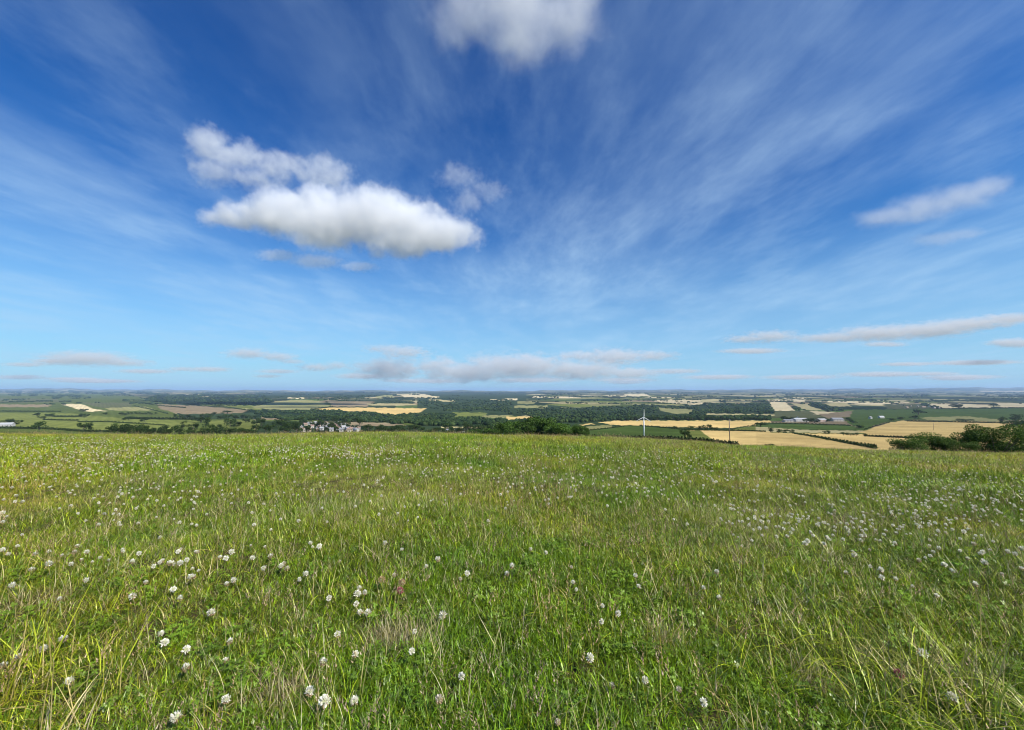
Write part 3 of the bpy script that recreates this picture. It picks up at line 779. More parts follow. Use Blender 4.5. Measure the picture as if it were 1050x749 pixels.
def build_trees():
    rg = np.random.default_rng(21)
    crowns = [crown_mesh('crown', rg, 11, 900, 0.045) for _ in range(4)] + [crown_mesh('crown', rg, 10, 900, 0.045, 1.35, spread=0.34) for _ in range(2)]
    trunks = [trunk_mesh('trunk', rg) for _ in range(2)]
    def tree(x, ybase, wpx, hpx, label, group, name='tree', depth=None):
        """w and h are how large the tree shows in the photo, from which its real size follows"""
        g = ground_at(x, ybase)
        if depth is not None:
            t = tan_az(x, ybase); g = Vector((t*depth, depth, H1(t*depth, depth)))
        m = g.y / FPX
        w, h = wpx * m * 1.12, hpx * m * 1.08
        e = empty(name, (g.x, g.y, g.z), rg.random() * 6.28)
        tag(e, label, 'tree', group)
        ratio = h / w
        me = crowns[int(rg.integers(0, 4))] if ratio < 1.2 else crowns[int(rg.integers(4, 6))]
        top = 1.0 if ratio < 1.2 else 1.3
        c = bpy.data.objects.new('crown', me); link(c); c.parent = e; c.scale = (w, w, h / top)
        k = bpy.data.objects.new('trunk', trunks[int(rg.integers(0, 2))]); link(k); k.parent = e; k.scale = (w, w, h)
        return e
    # lone trees one can tell apart --- x, y of the foot, width, height in the photo
    T = [
     (40, 441.5, 10, 9.0, 'round dark tree standing alone on the low hedge at the far left'),
     (86, 442.5, 11, 9.5, 'broad dark tree in the low hedge below the straw coloured strip field'),
     (5, 436.0, 10, 6.0, 'dark tree behind the white building at the left edge'),
     (15, 436.5, 9, 6.5, 'dark tree just right of the white building at the left edge'),
     (38, 427.5, 5, 4.0, 'small round tree at the left end of a broken hedge in the left pastures'),
     (42, 429.5, 6, 2.6, 'low bushy tree below the small round one in the left pastures'),
     (48, 427.4, 4, 2.8, 'small tree in the middle of a broken hedge in the left pastures'),
     (53, 427.4, 6, 3.2, 'wider small tree in the middle of a broken hedge in the left pastures'),
     (86, 422.4, 6, 3.2, 'tree at the lower corner of the straw coloured strip field'),
     (84, 427.6, 5, 3.4, 'left tree of the pair below the straw coloured strip field'),
     (89, 428.6, 4, 4.4, 'taller right tree of the pair below the straw coloured strip field'),
     (108, 425.8, 4, 2.6, 'tiny round tree between the strip field and the orchard row'),
     (125, 426.2, 6, 3.0, 'tree at the left start of the orchard row'),
     (132, 431.0, 9, 3.6, 'wide low tree under the orchard row'),
     (148, 433.0, 6, 5.0, 'tree standing alone in the pasture below the orchard row'),
     (180, 429.2, 3.6, 5.0, 'left one of two slim trees above the left belt'),
     (184, 429.4, 3.0, 4.2, 'right one of two slim trees above the left belt'),
     (187.5, 440.5, 6, 8.0, 'pointed dark tree rising out of the left belt'),
     (198, 442, 9, 8.0, 'round tree rising out of the left belt beside the pointed one'),
     (206, 433.5, 14, 5.5, 'wide tree clump at the end of the hedge above the left belt'),
     (211, 440.0, 7, 12.0, 'tallest tree rising out of the left belt'),
     (217, 441.5, 5, 6.0, 'small tree right of the tallest one in the left belt'),
     (223, 441.8, 7, 6.6, 'rounded tree right of the small one in the left belt'),
     (220, 425.6, 4, 2.8, 'tiny tree at the foot of the brown field'),
     (233, 424.6, 9, 3.4, 'dark spreading tree at the right foot of the brown field'),
     (236, 437.6, 9, 9.0, 'big dark tree standing alone in the light pasture left of the village'),
     (243, 437.8, 9, 5.4, 'low shrubby tree against the big dark tree left of the village'),
     (252, 433.4, 7, 4.0, 'tree on the pasture slope left of the village'),
     (262, 443.0, 9, 7.0, 'round tree at the left foot of the pasture slope by the village'),
     (272, 443.0, 8, 7.0, 'round tree at the middle of the foot of the pasture slope by the village'),
     (288, 439.6, 10, 9.0, 'leafy tree at the right end of the pasture slope by the village'),
     (296, 443.0, 8, 9.0, 'tall leafy tree left of the village houses'),
     (304, 443.4, 9, 8.0, 'dark tree against the left edge of the village'),
     (316, 442.0, 6, 5.0, 'tree among the houses at the left of the village'),
     (327, 437.8, 6, 5.5, 'tree in the middle of the upper village houses'),
     (338, 441.0, 6, 5.5, 'tree in the middle of the lower village houses'),
     (345, 435.6, 6, 4.0, 'tree behind the right village houses'),
     (352, 437.5, 4, 3.4, 'small tree at the right of the village houses'),
     (702, 449.6, 9.5, 9.0, 'round tree at the corner where the green field meets the wheat'),
     (707.5, 450.6, 4.5, 5.0, 'small bushy tree right beside the round tree at the wheat corner'),
     (725.5, 440.6, 8, 5.2, 'round tree in the hedge behind the wheat, larger than its neighbours'),
     (719, 440.4, 6, 3.4, 'low tree in the hedge behind the wheat, left of the larger one'),
     (733, 441.0, 7, 2.8, 'low tree in the hedge behind the wheat, right of the larger one'),
     (692, 439.8, 6, 2.6, 'low tree at the left end of the hedge behind the wheat'),
     (708, 440.0, 8, 3.0, 'low wide tree in the hedge above the round corner tree'),
     (780, 437.6, 12, 4.0, 'dark spreading tree at the right end of the wheat strip'),
     (790, 443.4, 5, 4.6, 'tree alone on the border of the wheat below the farm'),
     (798.5, 444.2, 5, 4.0, 'left one of three trees on the border of the wheat below the farm'),
     (804, 444.2, 5, 3.4, 'middle one of three trees on the border of the wheat below the farm'),
     (810, 444.2, 6, 3.8, 'right one of three trees on the border of the wheat below the farm'),
     (848, 445.4, 6, 3.6, 'small tree alone where two wheat fields meet'),
     (865, 446.6, 6, 3.0, 'left one of the row of low trees between two wheat fields'),
     (872, 446.8, 6, 2.8, 'middle one of the row of low trees between two wheat fields'),
     (878, 446.9, 5, 3.0, 'right one of the row of low trees between two wheat fields'),
     (887.5, 447.8, 4, 3.2, 'small tree by the left corner of the big wheat field'),
     (805, 431.6, 8, 4.6, 'dark tree at the left of the farm sheds'),
     (810, 431.8, 7, 4.0, 'second dark tree at the left of the farm sheds'),
     (827, 433.6, 7, 4.2, 'left tree in front of the farm sheds'),
     (835, 433.8, 8, 4.4, 'right tree in front of the farm sheds'),
     (850, 432.8, 5, 3.0, 'small tree between the farm sheds'),
     (870, 431.5, 6, 3.0, 'tree right of the farm sheds'),
     (874, 434.2, 7, 3.2, 'tree on the green slope right of the farm sheds'),
     (881, 439.5, 9, 3.6, 'wide bush-like tree low on the green slope at the corner of the big wheat field'),
     (942, 425.6, 10, 5.4, 'big spreading tree on the green rise behind the big wheat field'),
     (938, 430.2, 7, 4.0, 'tree on the top edge of the big wheat field'),
     (923, 430.4, 6, 2.8, 'low tree on the top edge of the big wheat field, left of its neighbour'),
     (914, 431.4, 7, 2.4, 'low tree at the top left corner of the big wheat field'),
     (983, 420.0, 8, 5.2, 'dark round tree between two pale straw fields'),
     (978, 417.2, 6, 3.0, 'tree on the hedge between two pale straw fields'),
     (1019, 417.4, 7, 3.4, 'tree at the left of the last pale straw field'),
     (990, 432.2, 11, 2.6, 'low dark tree clump on the pale strip behind the big wheat field'),
     (1028, 433.6, 6, 6.0, 'tree at the right top corner of the big wheat field'),
     (1041, 432.0, 9, 7.0, 'tall dark tree beyond the right bush'),
     (1036, 438.8, 12, 8.0, 'broad dark tree beyond the right bush'),
     (1047, 440.5, 12, 9.0, 'dark tree at the right edge beyond the bush'),
     (789.5, 459.8, 9, 4.2, 'dark shrub-sized tree poking over the brow below the wheat'),
     (898, 460.6, 5, 1.8, 'tiny bush-like tree at the foot of the wheat tramline hedge'),
    ]
    for (x, y, w, h, lab) in T:
        tree(x, y, w, h, lab, None)
    def belt(n, x0, x1, y0, y1, wlo, whi, lab, group, asp=0.85):
        for k in range(n):
            x = x0 + (x1 - x0) * (k + 0.2 + 0.6 * rg.random()) / n; y = y0 + (y1 - y0) * rg.random()
            w = wlo + (whi - wlo) * rg.random()
            tree(x, y, w, w * asp * (0.85 + 0.35 * rg.random()), lab, group)
    belt(15, 112, 186, 444.0, 447.4, 7, 12, 'round dark tree in the belt just below the brow, between hedge and pointed tree', 'trees of the left belt')
    belt(14, 190, 262, 444.0, 447.4, 6, 11, 'bushy dark tree in the belt just below the brow, right of the pointed tree', 'trees of the belt left of the village', 0.75)
    belt(8, 129, 162, 425.0, 425.6, 2.6, 3.2, 'one of the evenly spaced small trees of the orchard row', 'trees of the orchard row', 0.9)
    belt(9, 262, 306, 434.0, 445.0, 6, 9, 'leafy green tree on the near side of the wood left of the village', 'trees left of the village', 0.9)
    belt(16, 306, 370, 435.0, 444.0, 4, 6.5, 'round tree among the village houses', 'trees among the village houses', 0.95)
    belt(11, 306, 366, 430.8, 433.5, 5, 7, 'dark tree of the row right behind the village roofs', 'trees behind the village', 0.8)
    belt(15, 375, 452, 441.0, 446.0, 7, 10, 'dark bushy tree just over the brow right of the village', 'trees over the brow right of the village', 0.62)
    belt(14, 452, 522, 441.0, 446.6, 6, 10, 'dark tree just over the brow left of the big green thicket', 'trees over the brow left of the thicket', 0.7)
    belt(9, 186, 262, 428.4, 430.5, 5, 8, 'dark tree in the strip of wood under the brown field', 'trees of the strip wood', 0.6)
    belt(14, 640, 745, 430.6, 432.0, 5, 8, 'dark tree of the row along the top of the wheat strip', 'trees along the wheat strip', 0.6)
    belt(5, 748, 790, 430.6, 431.8, 5, 7, 'dark tree of the row along the wheat strip, behind the utility pole', 'trees behind the utility pole', 0.5)
    # the thicket at the brow, in the middle: shrubs and low trees of their own
    dense = [crown_mesh('crown', rg, 14, 4200, 0.028, 0.9, ((0.060, 0.120, 0.016), (0.085, 0.150, 0.022), (0.042, 0.085, 0.014)), M_LEAF, 0.40, -0.05) for _ in range(3)]
    for k, (x, w, h, d) in enumerate([(505, 20, 9, 205), (517, 24, 12, 190), (531, 26, 15.5, 180), (546, 30, 17.5, 172), (560, 28, 17, 165), (573, 24, 14, 165), (585, 20, 11.5, 160), (595, 13, 9.5, 158), (538, 22, 12, 160), (568, 24, 12.5, 155), (601, 8, 8, 170), (490, 20, 7, 215)]):
        t = tan_az(x, 446); g = Vector((t*d, d, H1(t*d, d))); m = d / FPX
        e = tag(empty('thicket_shrub', g, rg.random() * 6.28), 'leafy green shrub of the big thicket at the middle of the brow', 'shrub', 'shrubs of the middle thicket')
        gz = float(project(g.x, g.y, g.z)[1])
        hh = (gz - 447.0 + h) * m * 1.12
        c = bpy.data.objects.new('crown', dense[k % 3]); link(c); c.parent = e; c.scale = (w*m*1.1, w*m*1.1, hh * 1.12)
        tk_ = bpy.data.objects.new('trunk', trunks[0]); link(tk_); tk_.parent = e; tk_.scale = (w*m*0.5, w*m*0.5, hh)
    # hawthorn bushes at the right, some fifty metres off
    hv = [crown_mesh('crown', rg, 16, 9000, 0.017, 0.95, ((0.048, 0.100, 0.012), (0.072, 0.130, 0.018), (0.028, 0.062, 0.010), (0.11, 0.160, 0.028)), M_BUSH, 0.42, -0.1) for _ in range(3)]
    def sprigs(mb, n, rr):
        for k in range(n):
            a = rr.random()*6.28; r = 0.1 + 0.35*rr.random(); z = 0.45 + 0.35*rr.random()
            mb.tube([(0.1*math.cos(a), 0.1*math.sin(a), 0.05), (r*0.7*math.cos(a), r*0.7*math.sin(a), z*0.6), (r*math.cos(a), r*math.sin(a), z)], [0.010, 0.006, 0.002], 5)
    for k, (x, w, h, d, lab) in enumerate([
        (934, 34, 14, 52, 'lowest bush at the left end of the hawthorn clump beyond the right brow'),
        (952, 40, 19, 55, 'bush with thin upright sprays, second from the left end of the hawthorn clump'),
        (972, 34, 15, 53, 'dip in the hawthorn clump, bush between the sprayed one and the tall ones'),
        (1000, 34, 24, 50, 'dark bush at the left of the two tall bushes of the hawthorn clump'),
        (1022, 44, 29, 48, 'tallest bush of the hawthorn clump with pale lit leaves'),
        (1046, 40, 25, 50, 'bush at the right edge of the photo in the hawthorn clump'),
        (1078, 50, 30, 50, 'last bush of the hawthorn clump, cut by the right edge'),
        (988, 26, 12, 47, 'small bush in front of the dip in the hawthorn clump')]):
        t = tan_az(x, 462); g = Vector((t*d, d, H1(t*d, d))); m = d / FPX
        gz = float(project(g.x, g.y, g.z)[1])
        e = tag(empty('hawthorn_bush', g, k * 1.3), lab, 'bush', 'hawthorn clump')
        hh = (gz - 464 + h) * m * 0.97
        c = bpy.data.objects.new('crown', hv[k % 3]); link(c); c.parent = e; c.scale = (w*m, w*m, hh * 1.1)
        mb = MB(); sprigs(mb, 9, rg)
        tr = mesh_obj('trunk', mb.v, mb.f, M_BARK, e); tr.scale = (w*m, w*m, hh)

# woods ------------------------------------------------------------------
def clump_unit():
    bm = bmesh.new(); bmesh.ops.create_icosphere(bm, subdivisions=2, radius=0.5)
    for v in bm.verts:
        n = mnoise.noise(v.co * 4.0) * 0.16 + mnoise.noise(v.co * 9.0 + Vector((5, 1, 2))) * 0.10
        v.co *= 1 + n
        v.co.z = max(v.co.z, -0.3)
    V = np.array([v.co[:] for v in bm.verts]); F = np.array([[q.index for q in f.verts] for f in bm.faces]); bm.free()
    return V, F

def build_woods():
    rg = np.random.default_rng(33)
    V0, F0 = clump_unit()
    def wood(name, label, polys, per, smin=8.0, hp=1.25, col=((0.023, 0.041, 0.015), (0.036, 0.055, 0.019), (0.017, 0.032, 0.013))):
        VV, FF, TT, b = [], [], [], 0
        for poly in polys:
            xs = [p[0] for p in poly]; ys = [p[1] for p in poly]
            n = int((max(xs) - min(xs)) * max(max(ys) - min(ys), 1.0) * per)
            px = min(xs) + (max(xs) - min(xs)) * rg.random(n); py = min(ys) + (max(ys) - min(ys)) * rg.random(n)
            hgt_ = max(ys) - min(ys)
            wob = min(1.0, hgt_ * 0.16) * (np.sin(px * 0.085 + min(xs)) + 0.6 * np.sin(px * 0.27 + 1.3))
            k = inside(px, py + wob, poly) & (nz(px * 0.35, py * 1.6, 0.35, 2.2) > -0.20)
            for x, y in zip(px[k], py[k]):
                g = ground_fast(x, y)
                if g is None: continue
                m = g[1] / FPX
                w = max(smin * (0.7 + 0.7 * rg.random()), m * (1.5 + 1.2 * rg.random()))
                h = max(smin * (0.8 + 0.5 * rg.random()), min(m * hp * (0.7 + 0.7*rg.random()), 26.0))
                a = rg.random() * 6.28; ca, sa = math.cos(a), math.sin(a)
                v = V0 * [w, w, h]
                v = np.stack([v[:, 0]*ca - v[:, 1]*sa + g[0], v[:, 0]*sa + v[:, 1]*ca + g[1], v[:, 2] + g[2] + h*0.28], -1)
                VV.append(v); FF.append(F0 + b); b += len(V0)
                TT.append(np.tile(np.array(col[rg.integers(len(col))]) * (0.5 + 1.0 * rg.random()), (len(V0), 1)))
        o = mesh_obj(name, np.vstack(VV), np.vstack(FF), M_WOODS, tint=np.vstack(TT), smooth=True)
        tag(o, label, None, None, 'stuff')
        return len(VV)
    # fast ground lookup by rows
    YS = np.geomspace(300, 26000, 1500)
    cache = {}
    def ground_fast(x, y):
        s, t = float(slope(y)), tan_az(x, y)
        key = round(x / 3)
        if key not in cache:
            tt = tan_az(key * 3, 420)
            cache[key] = (height(tt * YS, YS) - EYE) / YS
        k = int(np.argmax(cache[key] > s))
        if cache[key][k] <= s: return None
        Y = YS[k]
        return (t * Y, Y, H1(t * Y, Y))
    n = 0
    n += wood('woodland', 'dark broad forest on the far left plain', [[(148,408),(165,404.5),(270,405),(280,413),(265,416.5),(205,415),(165,412),(150,411)]], 2.0)
    n += wood('woodland', 'long blue-green woods under the left skyline', [[(-10,400.5),(160,402.0),(160,404.5),(60,403.5),(-10,402.5)],[(60,405.5),(85,406),(82,408.5),(52,408.5)]], 1.6)
    n += wood('woodland', 'dark wood band above the village', [[(262,423),(300,420.8),(345,421.8),(386,422.8),(400,427),(460,423),(468,427),(460,431),(395,433.5),(300,430.5),(262,428)]], 2.0)
    n += wood('woodland', 'dark woods right of the village', [[(405,428),(525,431),(560,432),(560,436),(460,437),(400,435)],[(500,436),(530,434),(530,440),(505,442)]], 1.6)
    n += wood('woodland', 'wooded valley left of the wind turbine', [[(430,413),(525,411),(525,425),(500,422),(440,420)],[(520,420),(650,417),(655,431),(610,433.5),(560,433.5),(540,426)]], 0.9)
    n += wood('woodland', 'wooded ridge and dark copses behind the wheat strip', [[(640,427),(790,427.6),(790,431),(640,431)],[(650,415),(720,416.5),(714,419.5),(676,417.5),(672,424),(650,424)],[(714,420),(724,422),(724,428),(700,427)],[(720,414),(790,414),(790,423),(725,423.5)]], 1.5)
    n += wood('woodland', 'copses between the pale fields beyond the farm', [[(831,412.6),(850,416.6),(866,421),(848,422.2),(829,416)],[(778,414),(788,414),(793.5,424),(778,425.4)],[(808,417),(815,417),(830,421),(818,421)],[(935,411.5),(955,414),(968,418.5),(960,419)]], 1.6)
    # hedgerow and copse lines far off
    lines = []
    for _ in range(240):
        x = rg.random() * 1090 - 20; y = 402.2 + 12 * rg.random() ** 1.3
        w = (8 + 40 * rg.random()); hh = 0.35 + 0.5 * rg.random() * (y - 400) / 8
        sl = rg.normal(0, 0.02)
        lines.append([(x, y), (x + w, y + sl * w), (x + w, y + hh + sl * w), (x, y + hh)])
    n += wood('woodland', 'scattered blue-green copses and tree lines over the far plain', lines, 1.1, 9.0, 1.0)
    print('wood clumps', n)

HEDGES = [
 ([(-6,439.5),(20,439.8),(46,440.2),(80,442.6),(112,443.5)], 2.2, 'dark hedge along the foot of the left pasture, under the two round trees'),
 ([(44,430.8),(60,431.4),(80,431.6)], 1.4, 'thin hedge below the broken row of trees in the left pastures'),
 ([(80,433.2),(110,433.0),(135,434.6)], 1.4, 'thin hedge right of the thin one in the left pastures'),
 ([(-6,422.2),(30,422.4),(62,422.6)], 1.2, 'long straight hedge across the upper left pastures'),
 ([(54,427.6),(70,427.8),(84,427.6)], 1.6, 'hedge joining the broken row of trees to the pair below the strip field'),
 ([(130,434.2),(150,435.2),(170,436.6)], 1.2, 'thin hedge in the pasture below the orchard row'),
 ([(128,429.6),(160,430.2),(200,430.6)], 2.0, 'dark hedge between the orchard row and the light pasture'),
 ([(-6,413.4),(30,412.4),(52,411)], 0.9, 'far hedge under the woods at the left edge'),
 ([(137,416.5),(155,420.5),(172,424.6)], 1.2, 'hedge slanting down the left side of the brown field'),
 ([(152,415),(170,417),(190,418.6)], 1.6, 'thick hedge at the top of the brown field'),
 ([(205,416.6),(230,417.8),(256,421.6)], 2.0, 'tree-like hedge slanting along the right of the brown field'),
 ([(318,420.4),(330,418.8),(341,417.6)], 1.2, 'short hedge between the pale hill field and the big gold field'),
 ([(602,450.0),(655,449.6),(690,450.4),(716,453.0),(757,457.6)], 1.3, 'dark hedge along the foot of the green turbine field'),
 ([(656,437.2),(690,439.8),(704,441.4),(752,442.2)], 1.4, 'hedge between the green field, the wheat strip and the lower wheat'),
 ([(752,442.0),(785,443.0)], 1.2, 'hedge along the top of the lower wheat right of the utility pole'),
 ([(751,440.6),(762,438.4),(775,436.8)], 1.2, 'hedge climbing around the pale wedge field'),
 ([(604,441.8),(622,440.0),(640,437.6)], 1.1, 'hedge along the upper left side of the green turbine field'),
 ([(812,444.8),(836,448.2),(860,453.2),(898,460.4)], 0.6, 'dark hedge slanting down between two wheat fields'),
 ([(886,447.6),(915,449.0),(950,450.0)], 1.1, 'hedge along the foot of the big wheat field'),
 ([(930,432.4),(980,433.4),(1034,434.4)], 1.2, 'hedge along the top of the big wheat field'),
 ([(886,441.0),(898,437.2),(912,433.6)], 1.2, 'hedge along the slanting left side of the big wheat field'),
 ([(780,434.4),(830,435.4),(872,436.8)], 1.2, 'hedge in front of the farm'),
 ([(960,419.8),(1000,419.4),(1050,418.8)], 1.0, 'hedge along the back of the green rise'),
]

def build_hedges():
    rg = np.random.default_rng(44)
    for (pl, hpx, lab) in HEDGES:
        pts = []
        for (a, b) in zip(pl[:-1], pl[1:]):
            n = max(2, int((b[0] - a[0]) / 1.0))
            for k in range(n):
                f = k / n
                pts.append((a[0] + (b[0]-a[0])*f, a[1] + (b[1]-a[1])*f))
        pts.append(pl[-1])
        G = [ground_at(x, y) for x, y in pts]
        V, T = [], []
        for gi_, g in enumerate(G):
            m = g.y / FPX
            nn = 26
            nxt = G[min(gi_+1, len(G)-1)]; seg = (nxt - g)
            hm = min(max(hpx * m * 0.9, 1.3), 6.0)
            for _ in range(nn):
                f = rg.random()
                c = g + seg * f + Vector((0, rg.normal(0, hm*0.25), hm * rg.random() ** 0.8 * (0.8 + 0.3*math.sin(gi_*1.7) + 0.2*rg.random())))
                s = hm * (0.2 + 0.22 * rg.random())
                nv = Vector(rg.normal(0, 1, 3)); u = nv.cross(Vector(rg.normal(0, 1, 3))).normalized() * s; w = nv.cross(u).normalized() * s * 0.7
                V += [c - u, c - w, c + u, c + w]
                T += [np.array([(0.040, 0.066, 0.020), (0.055, 0.080, 0.024), (0.030, 0.050, 0.018)][rg.integers(3)])] * 4
        o = mesh_obj('hedge', np.array([v[:] for v in V]), np.arange(len(V)).reshape(-1, 4), M_LEAF, tint=np.array(T))
        tag(o, lab, 'hedge', 'field hedges')

# ------------------------------------------------------------------ buildings
def house_meshes(w, d, e, r, wallm, roofm, chim=True):
    """walls, gabled roof with eaves, chimney and windows of a small house; front faces -Y"""
    mb = MB()
    mb.add([(-w/2,-d/2,-1),(w/2,-d/2,-1),(w/2,d/2,-1),(-w/2,d/2,-1),(-w/2,-d/2,e),(w/2,-d/2,e),(w/2,d/2,e),(-w/2,d/2,e),(-w/2,0,e+r-0.05),(w/2,0,e+r-0.05)],
           [(0,1,5,4),(2,3,7,6),(1,2,6,9,5),(3,0,4,8,7),(0,3,2,1)])
    rb = MB(); o = 0.35
    for s in (-1, 1):
        k = r / (d/2)
        y0, z0 = s*(d/2+o), e - o*k
        rb.add([(-w/2-o,y0,z0),(w/2+o,y0,z0),(w/2+o,0,e+r),(-w/2-o,0,e+r),(-w/2-o,y0,z0+0.2),(w/2+o,y0,z0+0.2),(w/2+o,0,e+r+0.2),(-w/2-o,0,e+r+0.2)],
               [(0,1,2,3),(4,7,6,5),(0,4,5,1),(1,5,6,2),(3,2,6,7),(0,3,7,4)] if s < 0 else [(3,2,1,0),(5,6,7,4),(1,5,4,0),(2,6,5,1),(7,6,2,3),(4,7,3,0)])
    cb = MB(); cb.box(-w/2+0.3, -w/2+1.0, -0.35, 0.35, e + r*0.6, e + r + 1.0)
    return mb, rb, cb

def build_buildings():
    rg = np.random.default_rng(55)
    walls = {'pale': plain('pale_render', (0.44, 0.40, 0.33), 0.8, 0.1, 0.5), 'stone': plain('honey_stone', (0.36, 0.29, 0.20), 0.85, 0.2, 0.8), 'white': plain('white_render', (0.46, 0.44, 0.40), 0.7, 0.05, 0.5), 'pink': plain('pinkish_brick', (0.44, 0.33, 0.27), 0.85, 0.15, 0.8)}
    roofs = {'grey slate': plain('grey_slate', (0.22, 0.22, 0.23), 0.6, 0.15, 1), 'red tiled': plain('red_tiles', (0.26, 0.17, 0.13), 0.8, 0.2, 1), 'pale grey': plain('pale_sheet_roof', (0.40, 0.40, 0.40), 0.6, 0.06, 0.3)}
    def house(x, y, wpx, wall, roof, label, group=None, e=4.6, ry=None, d=None, big=1.0, name='house', chim=True, r=None, cat='house'):
        g = ground_at(x, y); m = g.y / FPX
        w = wpx * m; dd = d or min(7.5, w * 0.8)
        rr = r or dd * 0.36
        mb, rb, cb = house_meshes(w, dd, e, rr, None, None)
        root = tag(empty(name, g, ry if ry is not None else math.atan2(-g.x, g.y) * 0.4 + rg.normal(0, 0.5)), label, cat, group)
        mb.build('wall', walls[wall], root)
        rf = rb.build('roof', roofs[roof], root)
        if chim: cb.build('chimney', walls['pink'], rf)
        nwin = max(1, int(w / 3.2))
        for fl in range(1 if e < 4 else 2):
            for k in range(nwin):
                wx = -w/2 + w * (k + 0.5) / nwin
                wb = MB(); wb.box(wx - 0.55, wx + 0.55, -dd/2 - 0.04, -dd/2 + 0.03, 0.9 + fl*2.4, 2.1 + fl*2.4)
                wb.build('window', M_GLASS, root)
        return root
    V = [(309,440,4.5),(313,436.5,5),(317.5,435.5,5),(311,443,4.5),(323,434.6,4.5),(327,437,4),(333,436.8,6),(334,434.6,5),(336,439.6,4.6),(320,439,4.4),(330,441.2,4.6),(345,434.4,5),(349,436.6,4.4),(344,438.5,4.6),
         (340,442.4,5),(347,441,5),(352,439.6,5),(356,441.4,5.5),(350,443,5),(360,441.8,4.8),(364,442.6,4.5),(358,443.4,5),(366,443.8,4.4),(325,442,4.2),(338,436.6,4.4),(317,442.6,4.2),(353,436.8,4),(368,441.6,4)]
    kinds = [('pale', 'grey slate'), ('stone', 'red tiled'), ('white', 'grey slate'), ('pale', 'red tiled'), ('white', 'pale grey'), ('pink', 'grey slate')]
    for k, (x, y, w) in enumerate(V):
        wl, rf = kinds[k % len(kinds)]
        house(x, y + 0.2, w * 0.72, wl, rf, e=2.9 + 0.9 * rg.random(), label= '%s house under a %s roof in the valley village below the wood' % ({'pink': 'pinkish', 'stone': 'honey stone'}.get(wl, wl), rf), group='village houses, %s with %s roofs' % (wl, rf))
    for (x, y, w, lab) in [(458, 444.0, 4.0, 'first white house over the brow in the dark trees, left of the thicket'), (466, 444.0, 3.6, 'second white house over the brow in the dark trees, left of the thicket'),
                           (475, 443.6, 3.2, 'smallest white house over the brow in the dark trees, left of the thicket'), (497, 445.0, 4.0, 'white house over the brow closest to the thicket')]:
        house(x, y - 0.4, w * 0.7, 'white', 'grey slate', lab, ry=0.2, e=2.6)
    house(3, 437.6, 16, 'white', 'pale grey', 'long white building at the left edge in front of two dark trees', e=3.6, ry=0.35, d=8, chim=False, name='barn', cat='barn')
    # the farm at the right
    house(820, 432.4, 14, 'white', 'pale grey', 'widest pale farm shed between the dark farm trees', e=5.5, ry=0.1, d=16, name='farm_shed', chim=False, r=2.6, cat='shed')
    house(808, 433.0, 9, 'pale', 'grey slate', 'low grey farm shed at the left of the farm', e=4.0, ry=-0.05, d=12, name='farm_shed', chim=False, r=2.0, cat='shed')
    house(842, 432.6, 8, 'pink', 'pale grey', 'farm shed with brick walls behind the right farm tree', e=5.0, ry=0.15, d=12, name='farm_shed', chim=False, r=2.2, cat='shed')
    house(858, 432.2, 10, 'pale', 'grey slate', 'blue-grey roofed farm shed at the right of the farm', e=5.0, ry=-0.1, d=16, name='farm_shed', chim=False, r=3.6, cat='shed')
    house(818, 430.8, 3.2, 'white', 'grey slate', 'white farmhouse gable between the farm sheds', e=6.0, ry=1.2)
    house(892.5, 429.6, 2.6, 'white', 'grey slate', 'tiny white cottage on the green rise right of the farm', e=4.5, ry=0.3)
    house(903.5, 429.0, 5.0, 'white', 'pale grey', 'long white cottage on the green rise right of the farm', e=4.0, ry=0.1)
    for k, (x, y, w) in enumerate([(926,416.5,3.5),(934,416.9,4),(941,417.4,3.6),(947,418,4),(953,417.6,3.2),(958,418.8,4),(930,418.4,3.4),(963,419.2,3.2)]):
        wl, rf = kinds[(k * 2 + 1) % 6]
        house(x, y, w, wl, rf, '%s walled house of the hamlet behind the green rise' % {'pink': 'pinkish', 'stone': 'honey stone'}.get(wl, wl), 'hamlet houses, ' + wl, ry=rg.random())

    # wind turbine
    g = ground_at(660.5, 447.0); m = g.y / FPX
    hub = (447.0 - 428.2) * m; bl = 8.6 * m
    root = tag(empty('wind_turbine', g, R(-12)), 'white three-bladed farm wind turbine standing in the green field', 'wind turbine')
    tw = MB(); tw.tube([(0, 0, -0.4), (0, 0, hub*0.5), (0, 0, hub - 0.15)], [0.50, 0.38, 0.26], 16); tw.build('tower', M_WHITE, root, True)
    fb = MB(); fb.tube([(0, 0, 0.0), (0, 0, 0.25)], [0.95, 0.95], 16); fb.build('base', M_GREYMETAL, root)
    nb = MB(); nb.tube([(0, 1.0, hub), (0, 0.8, hub), (0, -0.2, hub), (0, -0.55, hub)], [0.12, 0.30, 0.36, 0.28], 12); nb.build('nacelle', M_WHITE, root, True)
    hb = MB(); hb.tube([(0, -0.56, hub), (0, -0.8, hub), (0, -1.0, hub)], [0.27, 0.24, 0.05], 12); hbo = hb.build('hub', M_WHITE, root, True)
    for ang in (2, 122, 242):
        vs, fs = [], []
        prof = [(0.15, 0.16), (0.5, 0.34), (1.1, 0.46), (bl*0.55, 0.34), (bl*0.85, 0.22), (bl, 0.07)]
        ca, sa = math.cos(R(ang)), math.sin(R(ang))
        for (rr, ch) in prof:
            for (dx, dy) in ((-ch*0.35, 0.0), (0.0, -0.09), (ch*0.65, 0.0), (0.0, 0.06)):
                tw_ = R(16) * (1 - rr / bl)
                x = dx*math.cos(tw_) ; y = dy + dx*math.sin(tw_)
                vs.append((x*ca + rr*sa, -0.72 + y, hub - x*sa + rr*ca))
        for k in range(len(prof) - 1):
            for q in range(4):
                fs.append((k*4+q, k*4+(q+1)%4, k*4+4+(q+1)%4, k*4+4+q))
